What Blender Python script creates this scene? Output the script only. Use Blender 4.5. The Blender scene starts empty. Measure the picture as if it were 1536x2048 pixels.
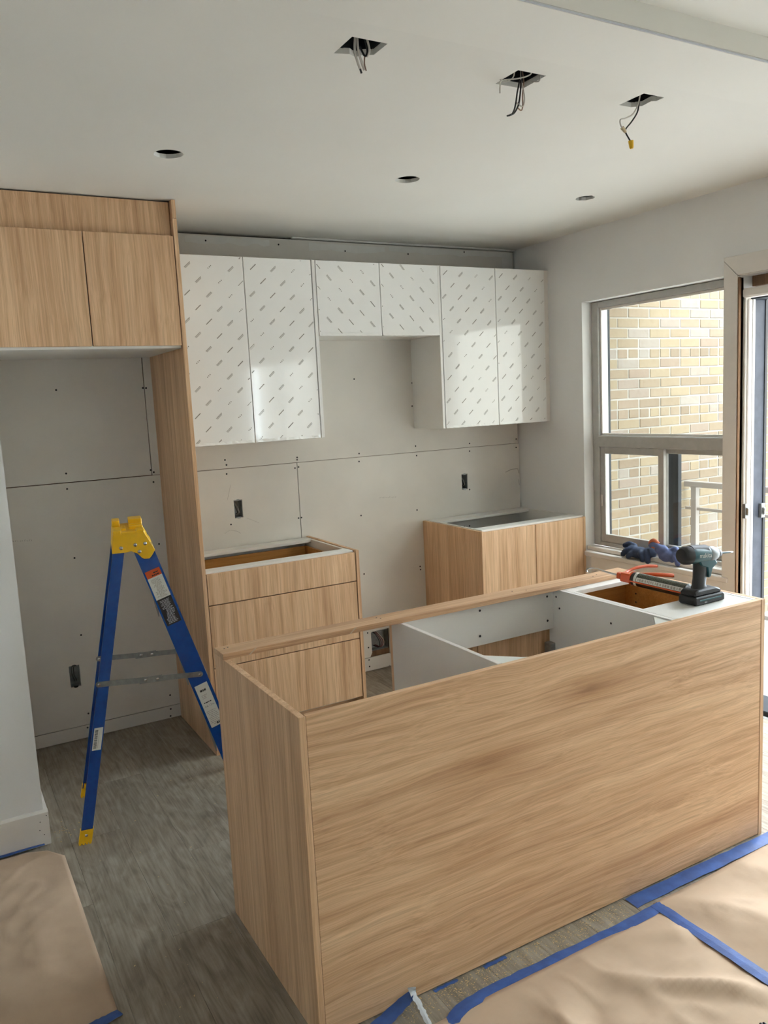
import bpy, bmesh, math, random
from mathutils import Vector, Matrix, noise
from mathutils.geometry import delaunay_2d_cdt

random.seed(7)
S = bpy.context.scene
COL = S.collection
PI = math.pi

# ------------------------------------------------------------------ camera
cam_data = bpy.data.cameras.new('camera')
cam = bpy.data.objects.new('camera', cam_data)
COL.objects.link(cam)
CF, CYAW, CPITCH, CROLL = 1610.55, -0.5128, -0.1374, -0.0503
cam_data.sensor_fit = 'HORIZONTAL'
cam_data.sensor_width = 36.0
cam_data.lens = 36.0 * CF / 1536.0
cam_data.clip_start = 0.02
cam_data.clip_end = 200
_f = Vector((-math.sin(CYAW) * math.cos(CPITCH), math.cos(CYAW) * math.cos(CPITCH), math.sin(CPITCH)))
_r = _f.cross(Vector((0, 0, 1))).normalized()
_u = _r.cross(_f)
_r2 = _r * math.cos(CROLL) + _u * math.sin(CROLL)
_u2 = _u * math.cos(CROLL) - _r * math.sin(CROLL)
_m = Matrix((_r2, _u2, -_f)).transposed().to_4x4()
_m.translation = Vector((-3.3792, -4.1526, 1.6155))
cam.matrix_world = _m
S.camera = cam

# ------------------------------------------------------------------ world and light
world = bpy.data.worlds.new('overcast_sky')
S.world = world
world.use_nodes = True
_n = world.node_tree.nodes
_l = world.node_tree.links
_n.clear()
_out = _n.new('ShaderNodeOutputWorld')
_bg = _n.new('ShaderNodeBackground')
_bg.inputs['Color'].default_value = (0.83, 0.915, 1.0, 1)
_bg.inputs['Strength'].default_value = 1.0
_l.new(_bg.outputs[0], _out.inputs[0])

vs = S.view_settings
vs.view_transform = 'Standard'
vs.look = 'None'
vs.gamma = 1.0
vs.use_curve_mapping = False
vs.exposure = 4.5

# ------------------------------------------------------------------ materials
def lin(c):
    return tuple((v / 12.92 if v <= 0.04045 else ((v + 0.055) / 1.055) ** 2.4) for v in (x / 255.0 for x in c)) + (1.0,)

def base_mat(name):
    m = bpy.data.materials.new(name)
    m.use_nodes = True
    nt = m.node_tree
    b = nt.nodes['Principled BSDF']
    return m, nt, b

def N(nt, t, **kw):
    n = nt.nodes.new(t)
    for k, v in kw.items():
        if k in n.inputs: n.inputs[k].default_value = v
        else: setattr(n, k, v)
    return n

def coords(nt, scale=(1, 1, 1), rnd=True, rot=(0, 0, 0)):
    tc = N(nt, 'ShaderNodeTexCoord')
    src = tc.outputs['Object']
    if rnd:
        oi = N(nt, 'ShaderNodeObjectInfo')
        mu = N(nt, 'ShaderNodeVectorMath', operation='SCALE')
        mu.inputs[0].default_value = (37.0, 23.0, 51.0)
        nt.links.new(oi.outputs['Random'], mu.inputs['Scale'])
        ad = N(nt, 'ShaderNodeVectorMath', operation='ADD')
        nt.links.new(src, ad.inputs[0]); nt.links.new(mu.outputs[0], ad.inputs[1])
        src = ad.outputs[0]
    mp = N(nt, 'ShaderNodeMapping')
    mp.inputs['Scale'].default_value = scale
    mp.inputs['Rotation'].default_value = rot
    nt.links.new(src, mp.inputs['Vector'])
    return mp.outputs[0]

def ramp(nt, fac, stops):
    r = N(nt, 'ShaderNodeValToRGB')
    e = r.color_ramp.elements
    while len(e) < len(stops): e.new(0.5)
    for el, (p, c) in zip(e, stops):
        el.position = p; el.color = c
    nt.links.new(fac, r.inputs['Fac'])
    return r.outputs['Color']

def mixc(nt, a, b, fac, mode='MIX'):
    m = N(nt, 'ShaderNodeMix', data_type='RGBA', blend_type=mode)
    for s, v in ((m.inputs[0], fac), (m.inputs[6], a), (m.inputs[7], b)):
        if hasattr(v, 'is_linked'): nt.links.new(v, s)
        else: s.default_value = v
    return m.outputs[2]

def bump(nt, b, h, strength, dist=0.002):
    n = N(nt, 'ShaderNodeBump')
    n.inputs['Strength'].default_value = strength
    n.inputs['Distance'].default_value = dist
    nt.links.new(h, n.inputs['Height'])
    nt.links.new(n.outputs[0], b.inputs['Normal'])

def plain(name, c, rough=0.5, metal=0.0, coat=0.0, var=0.0, vscale=20.0, bstr=0.0, bscale=80.0, spec=0.5):
    m, nt, b = base_mat(name)
    col = lin(c)
    b.inputs['Base Color'].default_value = col
    b.inputs['Roughness'].default_value = rough
    b.inputs['Metallic'].default_value = metal
    b.inputs['Specular IOR Level'].default_value = spec
    b.inputs['Coat Weight'].default_value = coat
    b.inputs['Coat Roughness'].default_value = 0.05
    v = coords(nt)
    nz = N(nt, 'ShaderNodeTexNoise'); nz.inputs['Scale'].default_value = vscale; nz.inputs['Detail'].default_value = 4
    nt.links.new(v, nz.inputs['Vector'])
    if var > 0:
        lo = tuple(x * (1 - var) for x in col[:3]) + (1,)
        hi = tuple(min(1, x * (1 + var)) for x in col[:3]) + (1,)
        nt.links.new(ramp(nt, nz.outputs['Fac'], [(0.3, lo), (0.7, hi)]), b.inputs['Base Color'])
    if bstr > 0:
        nb = N(nt, 'ShaderNodeTexNoise'); nb.inputs['Scale'].default_value = bscale; nb.inputs['Detail'].default_value = 3
        nt.links.new(v, nb.inputs['Vector'])
        bump(nt, b, nb.outputs['Fac'], bstr)
    return m

def wood(name, axis, light, mid, dark, rough=0.5, knots=False, streak=1.0):
    m, nt, b = base_mat(name)
    def sc(g, o):
        return tuple(g if 'xyz'[i] == axis else o for i in range(3))
    v0 = coords(nt, sc(0.35, 1.0))
    # gentle waviness of the grain
    wn = N(nt, 'ShaderNodeTexNoise'); wn.inputs['Scale'].default_value = 5.0; wn.inputs['Detail'].default_value = 2
    nt.links.new(v0, wn.inputs['Vector'])
    sub = N(nt, 'ShaderNodeVectorMath', operation='SUBTRACT'); sub.inputs[1].default_value = (0.5, 0.5, 0.5)
    nt.links.new(wn.outputs['Color'], sub.inputs[0])
    scl = N(nt, 'ShaderNodeVectorMath', operation='SCALE'); scl.inputs['Scale'].default_value = 0.055 if knots else 0.03
    nt.links.new(sub.outputs[0], scl.inputs[0])
    v1 = coords(nt, (1, 1, 1))
    add = N(nt, 'ShaderNodeVectorMath', operation='ADD')
    nt.links.new(v1, add.inputs[0]); nt.links.new(scl.outputs[0], add.inputs[1])
    def nz(g, o, s, det, dist=0.0):
        mp = N(nt, 'ShaderNodeMapping'); mp.inputs['Scale'].default_value = sc(g, o)
        nt.links.new(add.outputs[0], mp.inputs['Vector'])
        t = N(nt, 'ShaderNodeTexNoise'); t.inputs['Scale'].default_value = s
        t.inputs['Detail'].default_value = det; t.inputs['Distortion'].default_value = dist
        nt.links.new(mp.outputs[0], t.inputs['Vector'])
        return t.outputs['Fac']
    broad = nz(0.07, 1.0, 15.0, 4, 0.5)
    streaks = nz(0.022, 1.0, 48.0, 5, 0.12)
    thin = nz(0.014, 1.0, 130.0, 4, 0.08)
    fine = nz(0.012, 1.0, 420.0, 3)
    c = ramp(nt, broad, [(0.30, lin(tuple(int(q * .7 + w * .3) for q, w in zip(dark, mid)))), (0.48, lin(mid)), (0.66, lin(light))])
    c = mixc(nt, c, ramp(nt, streaks, [(0.32, lin(dark)), (0.47, lin(mid)), (0.62, lin(light))]), 0.45 * streak)
    c = mixc(nt, c, ramp(nt, thin, [(0.28, lin(tuple(int(q * .84) for q in dark))), (0.46, lin(mid)), (0.62, lin(light))]), 0.26)
    c = mixc(nt, c, ramp(nt, fine, [(0.35, (0.66, 0.60, 0.54, 1)), (0.6, (1, 1, 1, 1))]), 0.5, 'MULTIPLY')
    if knots:
        mp = N(nt, 'ShaderNodeMapping'); mp.inputs['Scale'].default_value = sc(0.32, 1.0)
        nt.links.new(add.outputs[0], mp.inputs['Vector'])
        vo = N(nt, 'ShaderNodeTexVoronoi'); vo.inputs['Scale'].default_value = 2.6; vo.inputs['Randomness'].default_value = 1.0
        nt.links.new(mp.outputs[0], vo.inputs['Vector'])
        k = ramp(nt, vo.outputs['Distance'], [(0.0, (0.48, 0.36, 0.26, 1)), (0.07, (0.80, 0.72, 0.64, 1)), (0.2, (1, 1, 1, 1))])
        c = mixc(nt, c, k, 0.75, 'MULTIPLY')
    nt.links.new(c, b.inputs['Base Color'])
    b.inputs['Roughness'].default_value = rough
    b.inputs['Specular IOR Level'].default_value = 0.35
    bump(nt, b, fine, 0.12, 0.001)
    return m

OAK_L, OAK_M, OAK_D = (239, 204, 165), (217, 176, 136), (172, 128, 92)
M = {}
M['oak_v'] = wood('oak_laminate_upright_grain', 'z', OAK_L, OAK_M, OAK_D)
M['oak_h'] = wood('oak_laminate_level_grain', 'x', OAK_L, OAK_M, OAK_D, knots=True)
M['oak_y'] = wood('oak_edge_band', 'y', OAK_L, OAK_M, OAK_D)
M['rail_wood'] = wood('rail_wood', 'x', (226, 190, 152), (206, 166, 128), (166, 126, 92))
M['maple'] = wood('maple_drawer_ply', 'x', (208, 160, 98), (188, 138, 76), (158, 110, 56), rough=0.4, streak=0.6)
M['raw_wood'] = wood('raw_stud_wood', 'z', (150, 116, 86), (124, 94, 68), (92, 68, 48), rough=0.8)
M['white_mel'] = plain('white_melamine', (232, 230, 224), 0.35, var=0.015, vscale=6)
M['white_gloss'] = plain('white_film_gloss', (241, 240, 236), 0.07, coat=0.55, var=0.01, vscale=8, bstr=0.02, bscale=9, spec=0.6)
M['faint'] = plain('faint_scratch', (196, 176, 150), 0.7)
M['print'] = plain('film_print_grey', (100, 93, 76), 0.4)
M['drywall'] = plain('drywall_paper', (221, 216, 207), 0.9, var=0.05, vscale=3.5, bstr=0.05, bscale=300)
M['compound'] = plain('joint_compound', (226, 224, 218), 0.85, var=0.04, vscale=12)
M['paint'] = plain('wall_paint', (229, 228, 225), 0.6, var=0.02, vscale=2.5, bstr=0.03, bscale=160)
M['ceil_paint'] = plain('ceiling_paint', (230, 227, 219), 0.8, var=0.02, vscale=1.6, bstr=0.03, bscale=120)
M['trim_paint'] = plain('trim_paint', (222, 216, 208), 0.5, var=0.03, vscale=14)
M['dark'] = plain('dark_void', (22, 20, 18), 0.9)
M['black_metal'] = plain('black_screw', (24, 22, 20), 0.5)
M['kraft'] = plain('kraft_paper', (190, 166, 142), 0.85, var=0.10, vscale=6, spec=0.2, bstr=0.15, bscale=40)
M['tape'] = plain('blue_masking_tape', (50, 84, 148), 0.55, var=0.25, vscale=26, bstr=0.2, bscale=160)
M['tape_back'] = plain('tape_back', (196, 200, 204), 0.6)
M['alum'] = plain('window_aluminium', (178, 176, 170), 0.4, metal=0.25, var=0.05, vscale=30)
M['dark_alum'] = plain('dark_channel_and_shaded_box', (40, 44, 48), 0.6, spec=0.2)
M['galv'] = plain('galvanized_steel', (150, 152, 150), 0.4, metal=0.8, var=0.18, vscale=60)
M['chrome'] = plain('bright_steel', (190, 190, 188), 0.25, metal=1.0)
M['steel_blue'] = plain('blue_grey_steel', (66, 71, 82), 0.5, var=0.2, vscale=18, spec=0.3)
M['blue_glass'] = plain('blue_fiberglass', (8, 68, 146), 0.26, var=0.12, vscale=45, bstr=0.06, bscale=260)
M['yellow'] = plain('yellow_plastic', (244, 190, 22), 0.36, var=0.06, vscale=30)
M['white_print'] = plain('label_white', (214, 214, 206), 0.5)
M['orange_print'] = plain('label_orange', (206, 84, 32), 0.5)
M['black_print'] = plain('label_black', (30, 30, 30), 0.5)
M['case_grey'] = plain('gear_case_grey', (120, 122, 122), 0.45, metal=0.5)
M['teal'] = plain('teal_plastic', (0, 72, 80), 0.35, var=0.05)
M['black_rubber'] = plain('black_rubber', (26, 27, 29), 0.55, bstr=0.1, bscale=300)
M['orange_metal'] = plain('orange_paint', (204, 84, 38), 0.35)
M['tube_black'] = plain('cartridge_black', (34, 32, 30), 0.35)
M['glove_navy'] = plain('glove_navy', (44, 58, 84), 0.8, var=0.2, vscale=40, bstr=0.3, bscale=120)
M['glove_blue'] = plain('glove_blue', (88, 100, 140), 0.8, var=0.12, vscale=40, bstr=0.3, bscale=120)
M['glove_orange'] = plain('glove_cuff_orange', (196, 110, 78), 0.7)
M['wire_white'] = plain('white_wire', (206, 200, 190), 0.5)
M['wire_black'] = plain('black_wire', (28, 27, 27), 0.45)
M['wire_red'] = plain('red_wire', (120, 58, 52), 0.5)
M['wire_brown'] = plain('copper_wire', (140, 110, 92), 0.45)
M['nut_yellow'] = plain('wire_nut_yellow', (226, 178, 30), 0.45)
M['nut_cream'] = plain('wire_nut_cream', (206, 190, 156), 0.5)
M['concrete'] = plain('balcony_concrete', (186, 184, 180), 0.85, var=0.08, vscale=9)
M['rail_metal'] = plain('railing_brown', (120, 112, 104), 0.5)
M['chip'] = plain('wood_chip', (216, 188, 140), 0.7)
M['mortar'] = plain('mortar', (134, 129, 120), 0.95, var=0.05, vscale=40)
M['pencil'] = plain('pencil_grey', (166, 160, 150), 0.9)

def camo_mat():
    m, nt, b = base_mat('camo_label')
    v = coords(nt)
    n = N(nt, 'ShaderNodeTexVoronoi'); n.inputs['Scale'].default_value = 130
    nt.links.new(v, n.inputs['Vector'])
    nt.links.new(ramp(nt, n.outputs['Distance'], [(0.2, lin((36, 38, 30))), (0.45, lin((92, 96, 76))), (0.7, lin((58, 60, 46)))]), b.inputs['Base Color'])
    b.inputs['Roughness'].default_value = 0.4
    return m
M['camo'] = camo_mat()

def brick_mat():
    m, nt, b = base_mat('buff_brick')
    oi = N(nt, 'ShaderNodeObjectInfo')
    c = ramp(nt, oi.outputs['Random'], [(0.0, lin((98, 83, 66))), (0.25, lin((109, 94, 74))), (0.5, lin((116, 102, 79))), (0.75, lin((108, 92, 77))), (1.0, lin((116, 108, 98)))])
    v = coords(nt)
    n = N(nt, 'ShaderNodeTexNoise'); n.inputs['Scale'].default_value = 30; n.inputs['Detail'].default_value = 5
    nt.links.new(v, n.inputs['Vector'])
    c = mixc(nt, c, ramp(nt, n.outputs['Fac'], [(0.3, (0.84, 0.8, 0.74, 1)), (0.65, (1, 1, 1, 1))]), 0.7, 'MULTIPLY')
    nt.links.new(c, b.inputs['Base Color'])
    b.inputs['Roughness'].default_value = 0.9
    bump(nt, b, n.outputs['Fac'], 0.3, 0.004)
    return m
M['brick'] = brick_mat()

def vinyl_mat():
    m, nt, b = base_mat('grey_vinyl_plank')
    oi = N(nt, 'ShaderNodeObjectInfo')
    v1 = coords(nt, (1, 1, 1))
    def nz(vec, sc_, s, d, dist):
        mp = N(nt, 'ShaderNodeMapping'); mp.inputs['Scale'].default_value = sc_
        nt.links.new(vec, mp.inputs['Vector'])
        t = N(nt, 'ShaderNodeTexNoise'); t.inputs['Scale'].default_value = s; t.inputs['Detail'].default_value = d; t.inputs['Distortion'].default_value = dist
        nt.links.new(mp.outputs[0], t.inputs['Vector']); return t.outputs['Fac']
    a = nz(v1, (1, 0.32, 1), 13, 5, 2.2)
    f = nz(v1, (1, 0.05, 1), 120, 4, 0.3)
    c = ramp(nt, a, [(0.28, lin((118, 108, 94))), (0.5, lin((146, 136, 120))), (0.74, lin((172, 163, 148)))])
    c = mixc(nt, c, ramp(nt, f, [(0.35, lin((110, 100, 86))), (0.62, lin((174, 165, 150)))]), 0.35)
    c = mixc(nt, c, ramp(nt, oi.outputs['Random'], [(0, (0.84, 0.84, 0.84, 1)), (1, (1.0, 0.99, 0.97, 1))]), 1.0, 'MULTIPLY')
    nt.links.new(c, b.inputs['Base Color'])
    b.inputs['Roughness'].default_value = 0.5
    b.inputs['Specular IOR Level'].default_value = 0.4
    bump(nt, b, f, 0.15, 0.001)
    return m
M['vinyl'] = vinyl_mat()

def glass_mat():
    m, nt, b = base_mat('window_glass')
    nt.nodes.remove(b)
    out = nt.nodes['Material Output']
    tr = N(nt, 'ShaderNodeBsdfTransparent'); tr.inputs['Color'].default_value = (0.95, 0.97, 0.96, 1)
    gl = N(nt, 'ShaderNodeBsdfGlossy'); gl.inputs['Roughness'].default_value = 0.03
    fr = N(nt, 'ShaderNodeFresnel')
    # thin pane: both faces reflect like the outer one, no internal reflection inside the slab
    ge = N(nt, 'ShaderNodeNewGeometry'); mr = N(nt, 'ShaderNodeMapRange')
    mr.inputs['To Min'].default_value = 1.45; mr.inputs['To Max'].default_value = 1 / 1.45
    nt.links.new(ge.outputs['Backfacing'], mr.inputs['Value']); nt.links.new(mr.outputs[0], fr.inputs['IOR'])
    mx = N(nt, 'ShaderNodeMixShader')
    nt.links.new(fr.outputs[0], mx.inputs[0]); nt.links.new(tr.outputs[0], mx.inputs[1]); nt.links.new(gl.outputs[0], mx.inputs[2])
    nt.links.new(mx.outputs[0], out.inputs['Surface'])
    return m
M['glass'] = glass_mat()

# ------------------------------------------------------------------ mesh helpers
class MB:
    """collects geometry in world coordinates"""
    def __init__(s):
        s.v = []; s.f = []; s.smooth = []
    def add(s, vs_, fs, smooth=False):
        o = len(s.v)
        s.v += [Vector(p) for p in vs_]
        s.f += [tuple(i + o for i in f) for f in fs]
        s.smooth += [smooth] * len(fs)
        return s
    def bm(s, b, smooth=False):
        b.verts.index_update()
        s.add([v.co.copy() for v in b.verts], [[v.index for v in f.verts] for f in b.faces], smooth)
        b.free(); return s
    def box(s, x0, x1, y0, y1, z0, z1, bev=0.0, mat=None):
        x0, x1 = min(x0, x1), max(x0, x1); y0, y1 = min(y0, y1), max(y0, y1); z0, z1 = min(z0, z1), max(z0, z1)
        b = bmesh.new()
        bmesh.ops.create_cube(b, size=1.0)
        for v in b.verts:
            v.co = Vector(((x0 + x1) / 2 + v.co.x * (x1 - x0), (y0 + y1) / 2 + v.co.y * (y1 - y0), (z0 + z1) / 2 + v.co.z * (z1 - z0)))
        if bev > 0:
            bev = min(bev, 0.45 * min(x1 - x0, y1 - y0, z1 - z0))
            bmesh.ops.bevel(b, geom=list(b.edges), offset=bev, segments=1, affect='EDGES')
        if mat is not None:
            for v in b.verts: v.co = mat @ v.co
        return s.bm(b)
    def hexa(s, p):   # 8 points: bottom ring 0-3, top ring 4-7
        return s.add(p, [(3, 2, 1, 0), (4, 5, 6, 7), (0, 1, 5, 4), (1, 2, 6, 5), (2, 3, 7, 6), (3, 0, 4, 7)])
    def prism(s, poly, axis, a, b, bev=0.0):
        """poly: 2-D outline; axis: extrusion axis; (u,v) are the other two axes in xyz order"""
        def P(u, v, w):
            return {'x': (w, u, v), 'y': (u, w, v), 'z': (u, v, w)}[axis]
        bm_ = bmesh.new()
        va = [bm_.verts.new(P(u, v, a)) for u, v in poly]
        f = bm_.faces.new(va)
        r = bmesh.ops.extrude_face_region(bm_, geom=[f])
        d = Vector(P(0, 0, b - a))
        bmesh.ops.translate(bm_, verts=[g for g in r['geom'] if isinstance(g, bmesh.types.BMVert)], vec=d)
        bmesh.ops.recalc_face_normals(bm_, faces=list(bm_.faces))
        if bev > 0:
            bmesh.ops.bevel(bm_, geom=list(bm_.edges), offset=bev, segments=1, affect='EDGES')
        return s.bm(bm_)
    def plate(s, outer, holes, axis, a, b):
        """flat plate with holes, real thickness from a to b along axis"""
        pts = []; edges = []; loops = []
        for lp in [outer] + holes:
            o = len(pts); pts += [Vector(p) for p in lp]
            n = len(lp); loops.append(list(range(o, o + n)))
            edges += [(o + i, o + (i + 1) % n) for i in range(n)]
        vo, eo, fo, _, _, _ = delaunay_2d_cdt(pts, edges, [], 0, 1e-6)
        def inside(c, lp):
            r = False; n = len(lp)
            for i in range(n):
                x1, y1 = lp[i][0], lp[i][1]; x2, y2 = lp[(i + 1) % n][0], lp[(i + 1) % n][1]
                if (y1 > c[1]) != (y2 > c[1]) and c[0] < (x2 - x1) * (c[1] - y1) / (y2 - y1) + x1: r = not r
            return r
        keep = []
        for f in fo:
            c = sum((vo[i] for i in f), Vector((0, 0))) / len(f)
            if inside(c, outer) and not any(inside(c, h) for h in holes): keep.append(f)
        def P(u, v, w):
            return {'x': (w, u, v), 'y': (u, w, v), 'z': (u, v, w)}[axis]
        n = len(vo)
        V = [P(p[0], p[1], a) for p in vo] + [P(p[0], p[1], b) for p in vo]
        F = [tuple(f) for f in keep] + [tuple(i + n for i in reversed(f)) for f in keep]
        cnt = {}
        for f in keep:
            for i in range(len(f)):
                e = (f[i], f[(i + 1) % len(f)]); k = tuple(sorted(e)); cnt.setdefault(k, []).append(e)
        for k, e in cnt.items():
            if len(e) == 1:
                i, j = e[0]; F.append((j, i, i + n, j + n))
        b_ = bmesh.new()
        vv = [b_.verts.new(p) for p in V]
        for f in F: b_.faces.new([vv[i] for i in f])
        bmesh.ops.recalc_face_normals(b_, faces=list(b_.faces))
        return s.bm(b_)
    def tube(s, pts, r, seg=8, closed=False):
        pts = [Vector(p) for p in pts]
        rs = r if isinstance(r, (list, tuple)) else [r] * len(pts)
        rings = []; up = Vector((0.31, 0.17, 0.93)).normalized()
        for i, p in enumerate(pts):
            t = (pts[min(i + 1, len(pts) - 1)] - pts[max(i - 1, 0)]).normalized()
            a = t.cross(up)
            if a.length < 1e-3: a = t.cross(Vector((1, 0, 0)))
            a.normalize(); b = t.cross(a)
            rings.append([p + (a * math.cos(2 * PI * k / seg) + b * math.sin(2 * PI * k / seg)) * rs[i] for k in range(seg)])
        V = [v for rg in rings for v in rg]; F = []
        for i in range(len(pts) - 1):
            for k in range(seg):
                F.append((i * seg + k, i * seg + (k + 1) % seg, (i + 1) * seg + (k + 1) % seg, (i + 1) * seg + k))
        F.append(tuple(reversed(range(seg)))); F.append(tuple(range((len(pts) - 1) * seg, len(pts) * seg)))
        return s.add(V, F, True)
    def lathe(s, o, d, prof, seg=20, sx=1.0):
        """prof: [(distance along d, radius)]"""
        o = Vector(o); d = Vector(d).normalized()
        a = d.cross(Vector((0, 0, 1)))
        if a.length < 1e-3: a = Vector((1, 0, 0))
        a.normalize(); b = a.cross(d)
        V = []; F = []
        for t, r in prof:
            V += [o + d * t + (a * math.cos(2 * PI * k / seg) * sx + b * math.sin(2 * PI * k / seg)) * r for k in range(seg)]
        for i in range(len(prof) - 1):
            for k in range(seg):
                F.append((i * seg + k, i * seg + (k + 1) % seg, (i + 1) * seg + (k + 1) % seg, (i + 1) * seg + k))
        F.append(tuple(reversed(range(seg)))); F.append(tuple(range((len(prof) - 1) * seg, len(prof) * seg)))
        return s.add(V, F, True)
    def ball(s, c, r, seg=12):
        b = bmesh.new(); bmesh.ops.create_uvsphere(b, u_segments=seg, v_segments=max(6, seg // 2), radius=1.0)
        r = (r, r, r) if not isinstance(r, (tuple, list)) else r
        for v in b.verts: v.co = Vector(c) + Vector((v.co.x * r[0], v.co.y * r[1], v.co.z * r[2]))
        return s.bm(b, True)
    def xf(s, mat):
        s.v = [mat @ p for p in s.v]; return s
    def mesh(s, name, mat, origin=(0, 0, 0), sharp=0.6):
        o = Vector(origin)
        me = bpy.data.meshes.new(name)
        me.from_pydata([tuple(p - o) for p in s.v], [], s.f)
        b = bmesh.new(); b.from_mesh(me); bmesh.ops.recalc_face_normals(b, faces=list(b.faces)); b.to_mesh(me); b.free()
        if any(s.smooth):
            me.polygons.foreach_set('use_smooth', s.smooth)
            try: me.set_sharp_from_angle(angle=sharp)
            except Exception: pass
        me.materials.append(mat)
        me.update()
        return me

def tag(o, label=None, cat=None, group=None, kind=None):
    if label: o['label'] = label
    if cat: o['category'] = cat
    if group: o['group'] = group
    if kind: o['kind'] = kind
    return o

def thing(name, label, cat, loc=(0, 0, 0), group=None, rz=0.0):
    o = bpy.data.objects.new(name, None); COL.objects.link(o)
    o.empty_display_size = 0.1
    o.location = loc; o.rotation_euler = (0, 0, rz)
    return tag(o, label, cat, group)

def world_origin(p):
    w = Vector((0, 0, 0))
    while p is not None:
        w += Vector(p.location); p = p.parent
    return w

def part(name, mb, mat, parent=None, label=None, local=False, kind=None):
    """one mesh object, vertices given in world space (or in the parent's space when local)"""
    m = M[mat] if isinstance(mat, str) else mat
    org = Vector((0, 0, 0)) if (local or parent is None) else world_origin(parent)
    o = bpy.data.objects.new(name, mb.mesh(name, m, org)); COL.objects.link(o)
    o.parent = parent
    if label: o['label'] = label
    if kind: o['kind'] = kind
    return o

def single(name, mb, mat, label, cat, org, group=None):
    m = M[mat] if isinstance(mat, str) else mat
    o = bpy.data.objects.new(name, mb.mesh(name, m, org)); COL.objects.link(o)
    o.location = org
    return tag(o, label, cat, group)

def struct(name, mb, mat, label=None, org=(0, 0, 0)):
    o = single(name, mb, mat, label, None, org)
    o['kind'] = 'structure'
    return o

def share(name, me, parent, loc, rot=(0, 0, 0), scale=(1, 1, 1)):
    o = bpy.data.objects.new(name, me); COL.objects.link(o)
    o.parent = parent; o.location = loc; o.rotation_euler = rot; o.scale = scale
    return o

def frame_x(b, x0, x1, y0, y1, z0, z1, l, r, bo, t, bev=.002):
    # rectangular frame in a plane x = const, pieces butt-jointed
    b.box(x0, x1, y0, y0 + l, z0, z1, bev); b.box(x0, x1, y1 - r, y1, z0, z1, bev)
    b.box(x0, x1, y0 + l, y1 - r, z0, z0 + bo, bev); b.box(x0, x1, y0 + l, y1 - r, z1 - t, z1, bev)
    return b
def rect(u0, u1, v0, v1): return [(u0, v0), (u1, v0), (u1, v1), (u0, v1)]
def circ(u, v, r, n=20, jit=0.0): return [(u + (r + random.uniform(-jit, jit)) * math.cos(2 * PI * k / n), v + (r + random.uniform(-jit, jit)) * math.sin(2 * PI * k / n)) for k in range(n)]
def spline(pts, n=8):
    P = [Vector(p) for p in pts]; out = []
    for i in range(len(P) - 1):
        p0, p1, p2, p3 = P[max(i - 1, 0)], P[i], P[i + 1], P[min(i + 2, len(P) - 1)]
        for k in range(n):
            t = k / n
            out.append(0.5 * ((2 * p1) + (p2 - p0) * t + (2 * p0 - 5 * p1 + 4 * p2 - p3) * t * t + (3 * p1 - p0 - 3 * p2 + p3) * t ** 3))
    return out + [P[-1]]

# ------------------------------------------------------------------ the room
H = 2.515          # kitchen ceiling
H2 = 2.576         # living room ceiling
XL = -5.6          # far left wall of the living room
YF = -7.2          # wall behind the camera

# floor: slab + individual vinyl planks running away from the camera
flo = struct('floor', MB().box(XL - .2, 0.0, YF - .2, 0.15, -0.2, -0.008), 'dark', 'grey-brown vinyl plank floor')
PW, PL = 0.182, 1.22
pl_me = {}
def plank_mesh(w, l):
    k = (round(w, 3), round(l, 3))
    if k not in pl_me:
        pl_me[k] = MB().box(0.0002, w - 0.0002, 0.0002, l - 0.0002, -0.008, 0.0, 0.0007).mesh('plank', M['vinyl'])
    return pl_me[k]
ncol = int(math.ceil(-XL / PW))
for c in range(ncol):
    x = -PW * (c + 1) + 0.035
    if x > -PW: w = -x
    else: w = PW
    y = 0.1 - PL * ((c * 0.37) % 1.0)
    first = True
    top = 0.1
    while top > YF:
        bot = max(y, YF)
        if top - bot > 0.02:
            share('plank', plank_mesh(w, top - bot), flo, (x, bot, 0))
        top = y; y -= PL

# ceiling with the cut holes
PEND = [(-2.292, -2.22), (-1.764, -2.217), (-1.283, -2.227)]
POTS = [(-2.516, -1.198), (-1.523, -1.194), (-0.54, -1.197)]
holes = []
for i, (x, y) in enumerate(PEND):
    a, b = 0.051, 0.052
    h = rect(x - a, x + a, y - b, y + b)
    if i == 0: h = [(x - a, y - b), (x + a, y - b), (x + a, y + 0.02), (x + 0.02, y + 0.035), (x + 0.012, y + b), (x - 0.01, y + b - .012), (x - a, y + b)]
    if i == 2: h = [(x - .045, y - b), (x + .045, y - b), (x + .045, y - .02), (x + .03, y - .012), (x + .036, y + .03), (x + .01, y + b), (x - .045, y + b)]
    holes.append(h)
for i, (x, y) in enumerate(POTS):
    holes.append(circ(x, y, 0.051 if i < 2 else 0.046, 26, 0.0012 if i < 2 else 0.004))
cei = struct('ceiling', MB().plate(rect(XL - .2, 0.1, -2.6, 0.15), holes, 'z', H, H + 0.015), 'ceil_paint', 'white painted kitchen ceiling with cut holes')
part('taped_band', MB().plate(rect(XL - .2, 0.0, -2.598, -2.357), [], 'z', H - 0.006, H), 'ceil_paint', cei)
part('corner_strip', MB().box(XL, 0, -2.6035, -2.6005, H - 0.0065, H - .002), 'tape_back', cei)
part('fascia', MB().box(XL - .2, 0.1, -2.602, -2.59, H, H2 + .02), 'ceil_paint', cei)
part('living_ceiling', MB().box(XL - .2, 0.2, YF - .2, -2.6, H2, H2 + 0.05), 'ceil_paint', cei)
part('light_block_slab', MB().box(XL - .2, 0.2, YF - .2, 0.15, 2.78, 2.9), 'dark', cei)  # unseen dark slab added to keep sky light out of the ceiling void

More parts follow.
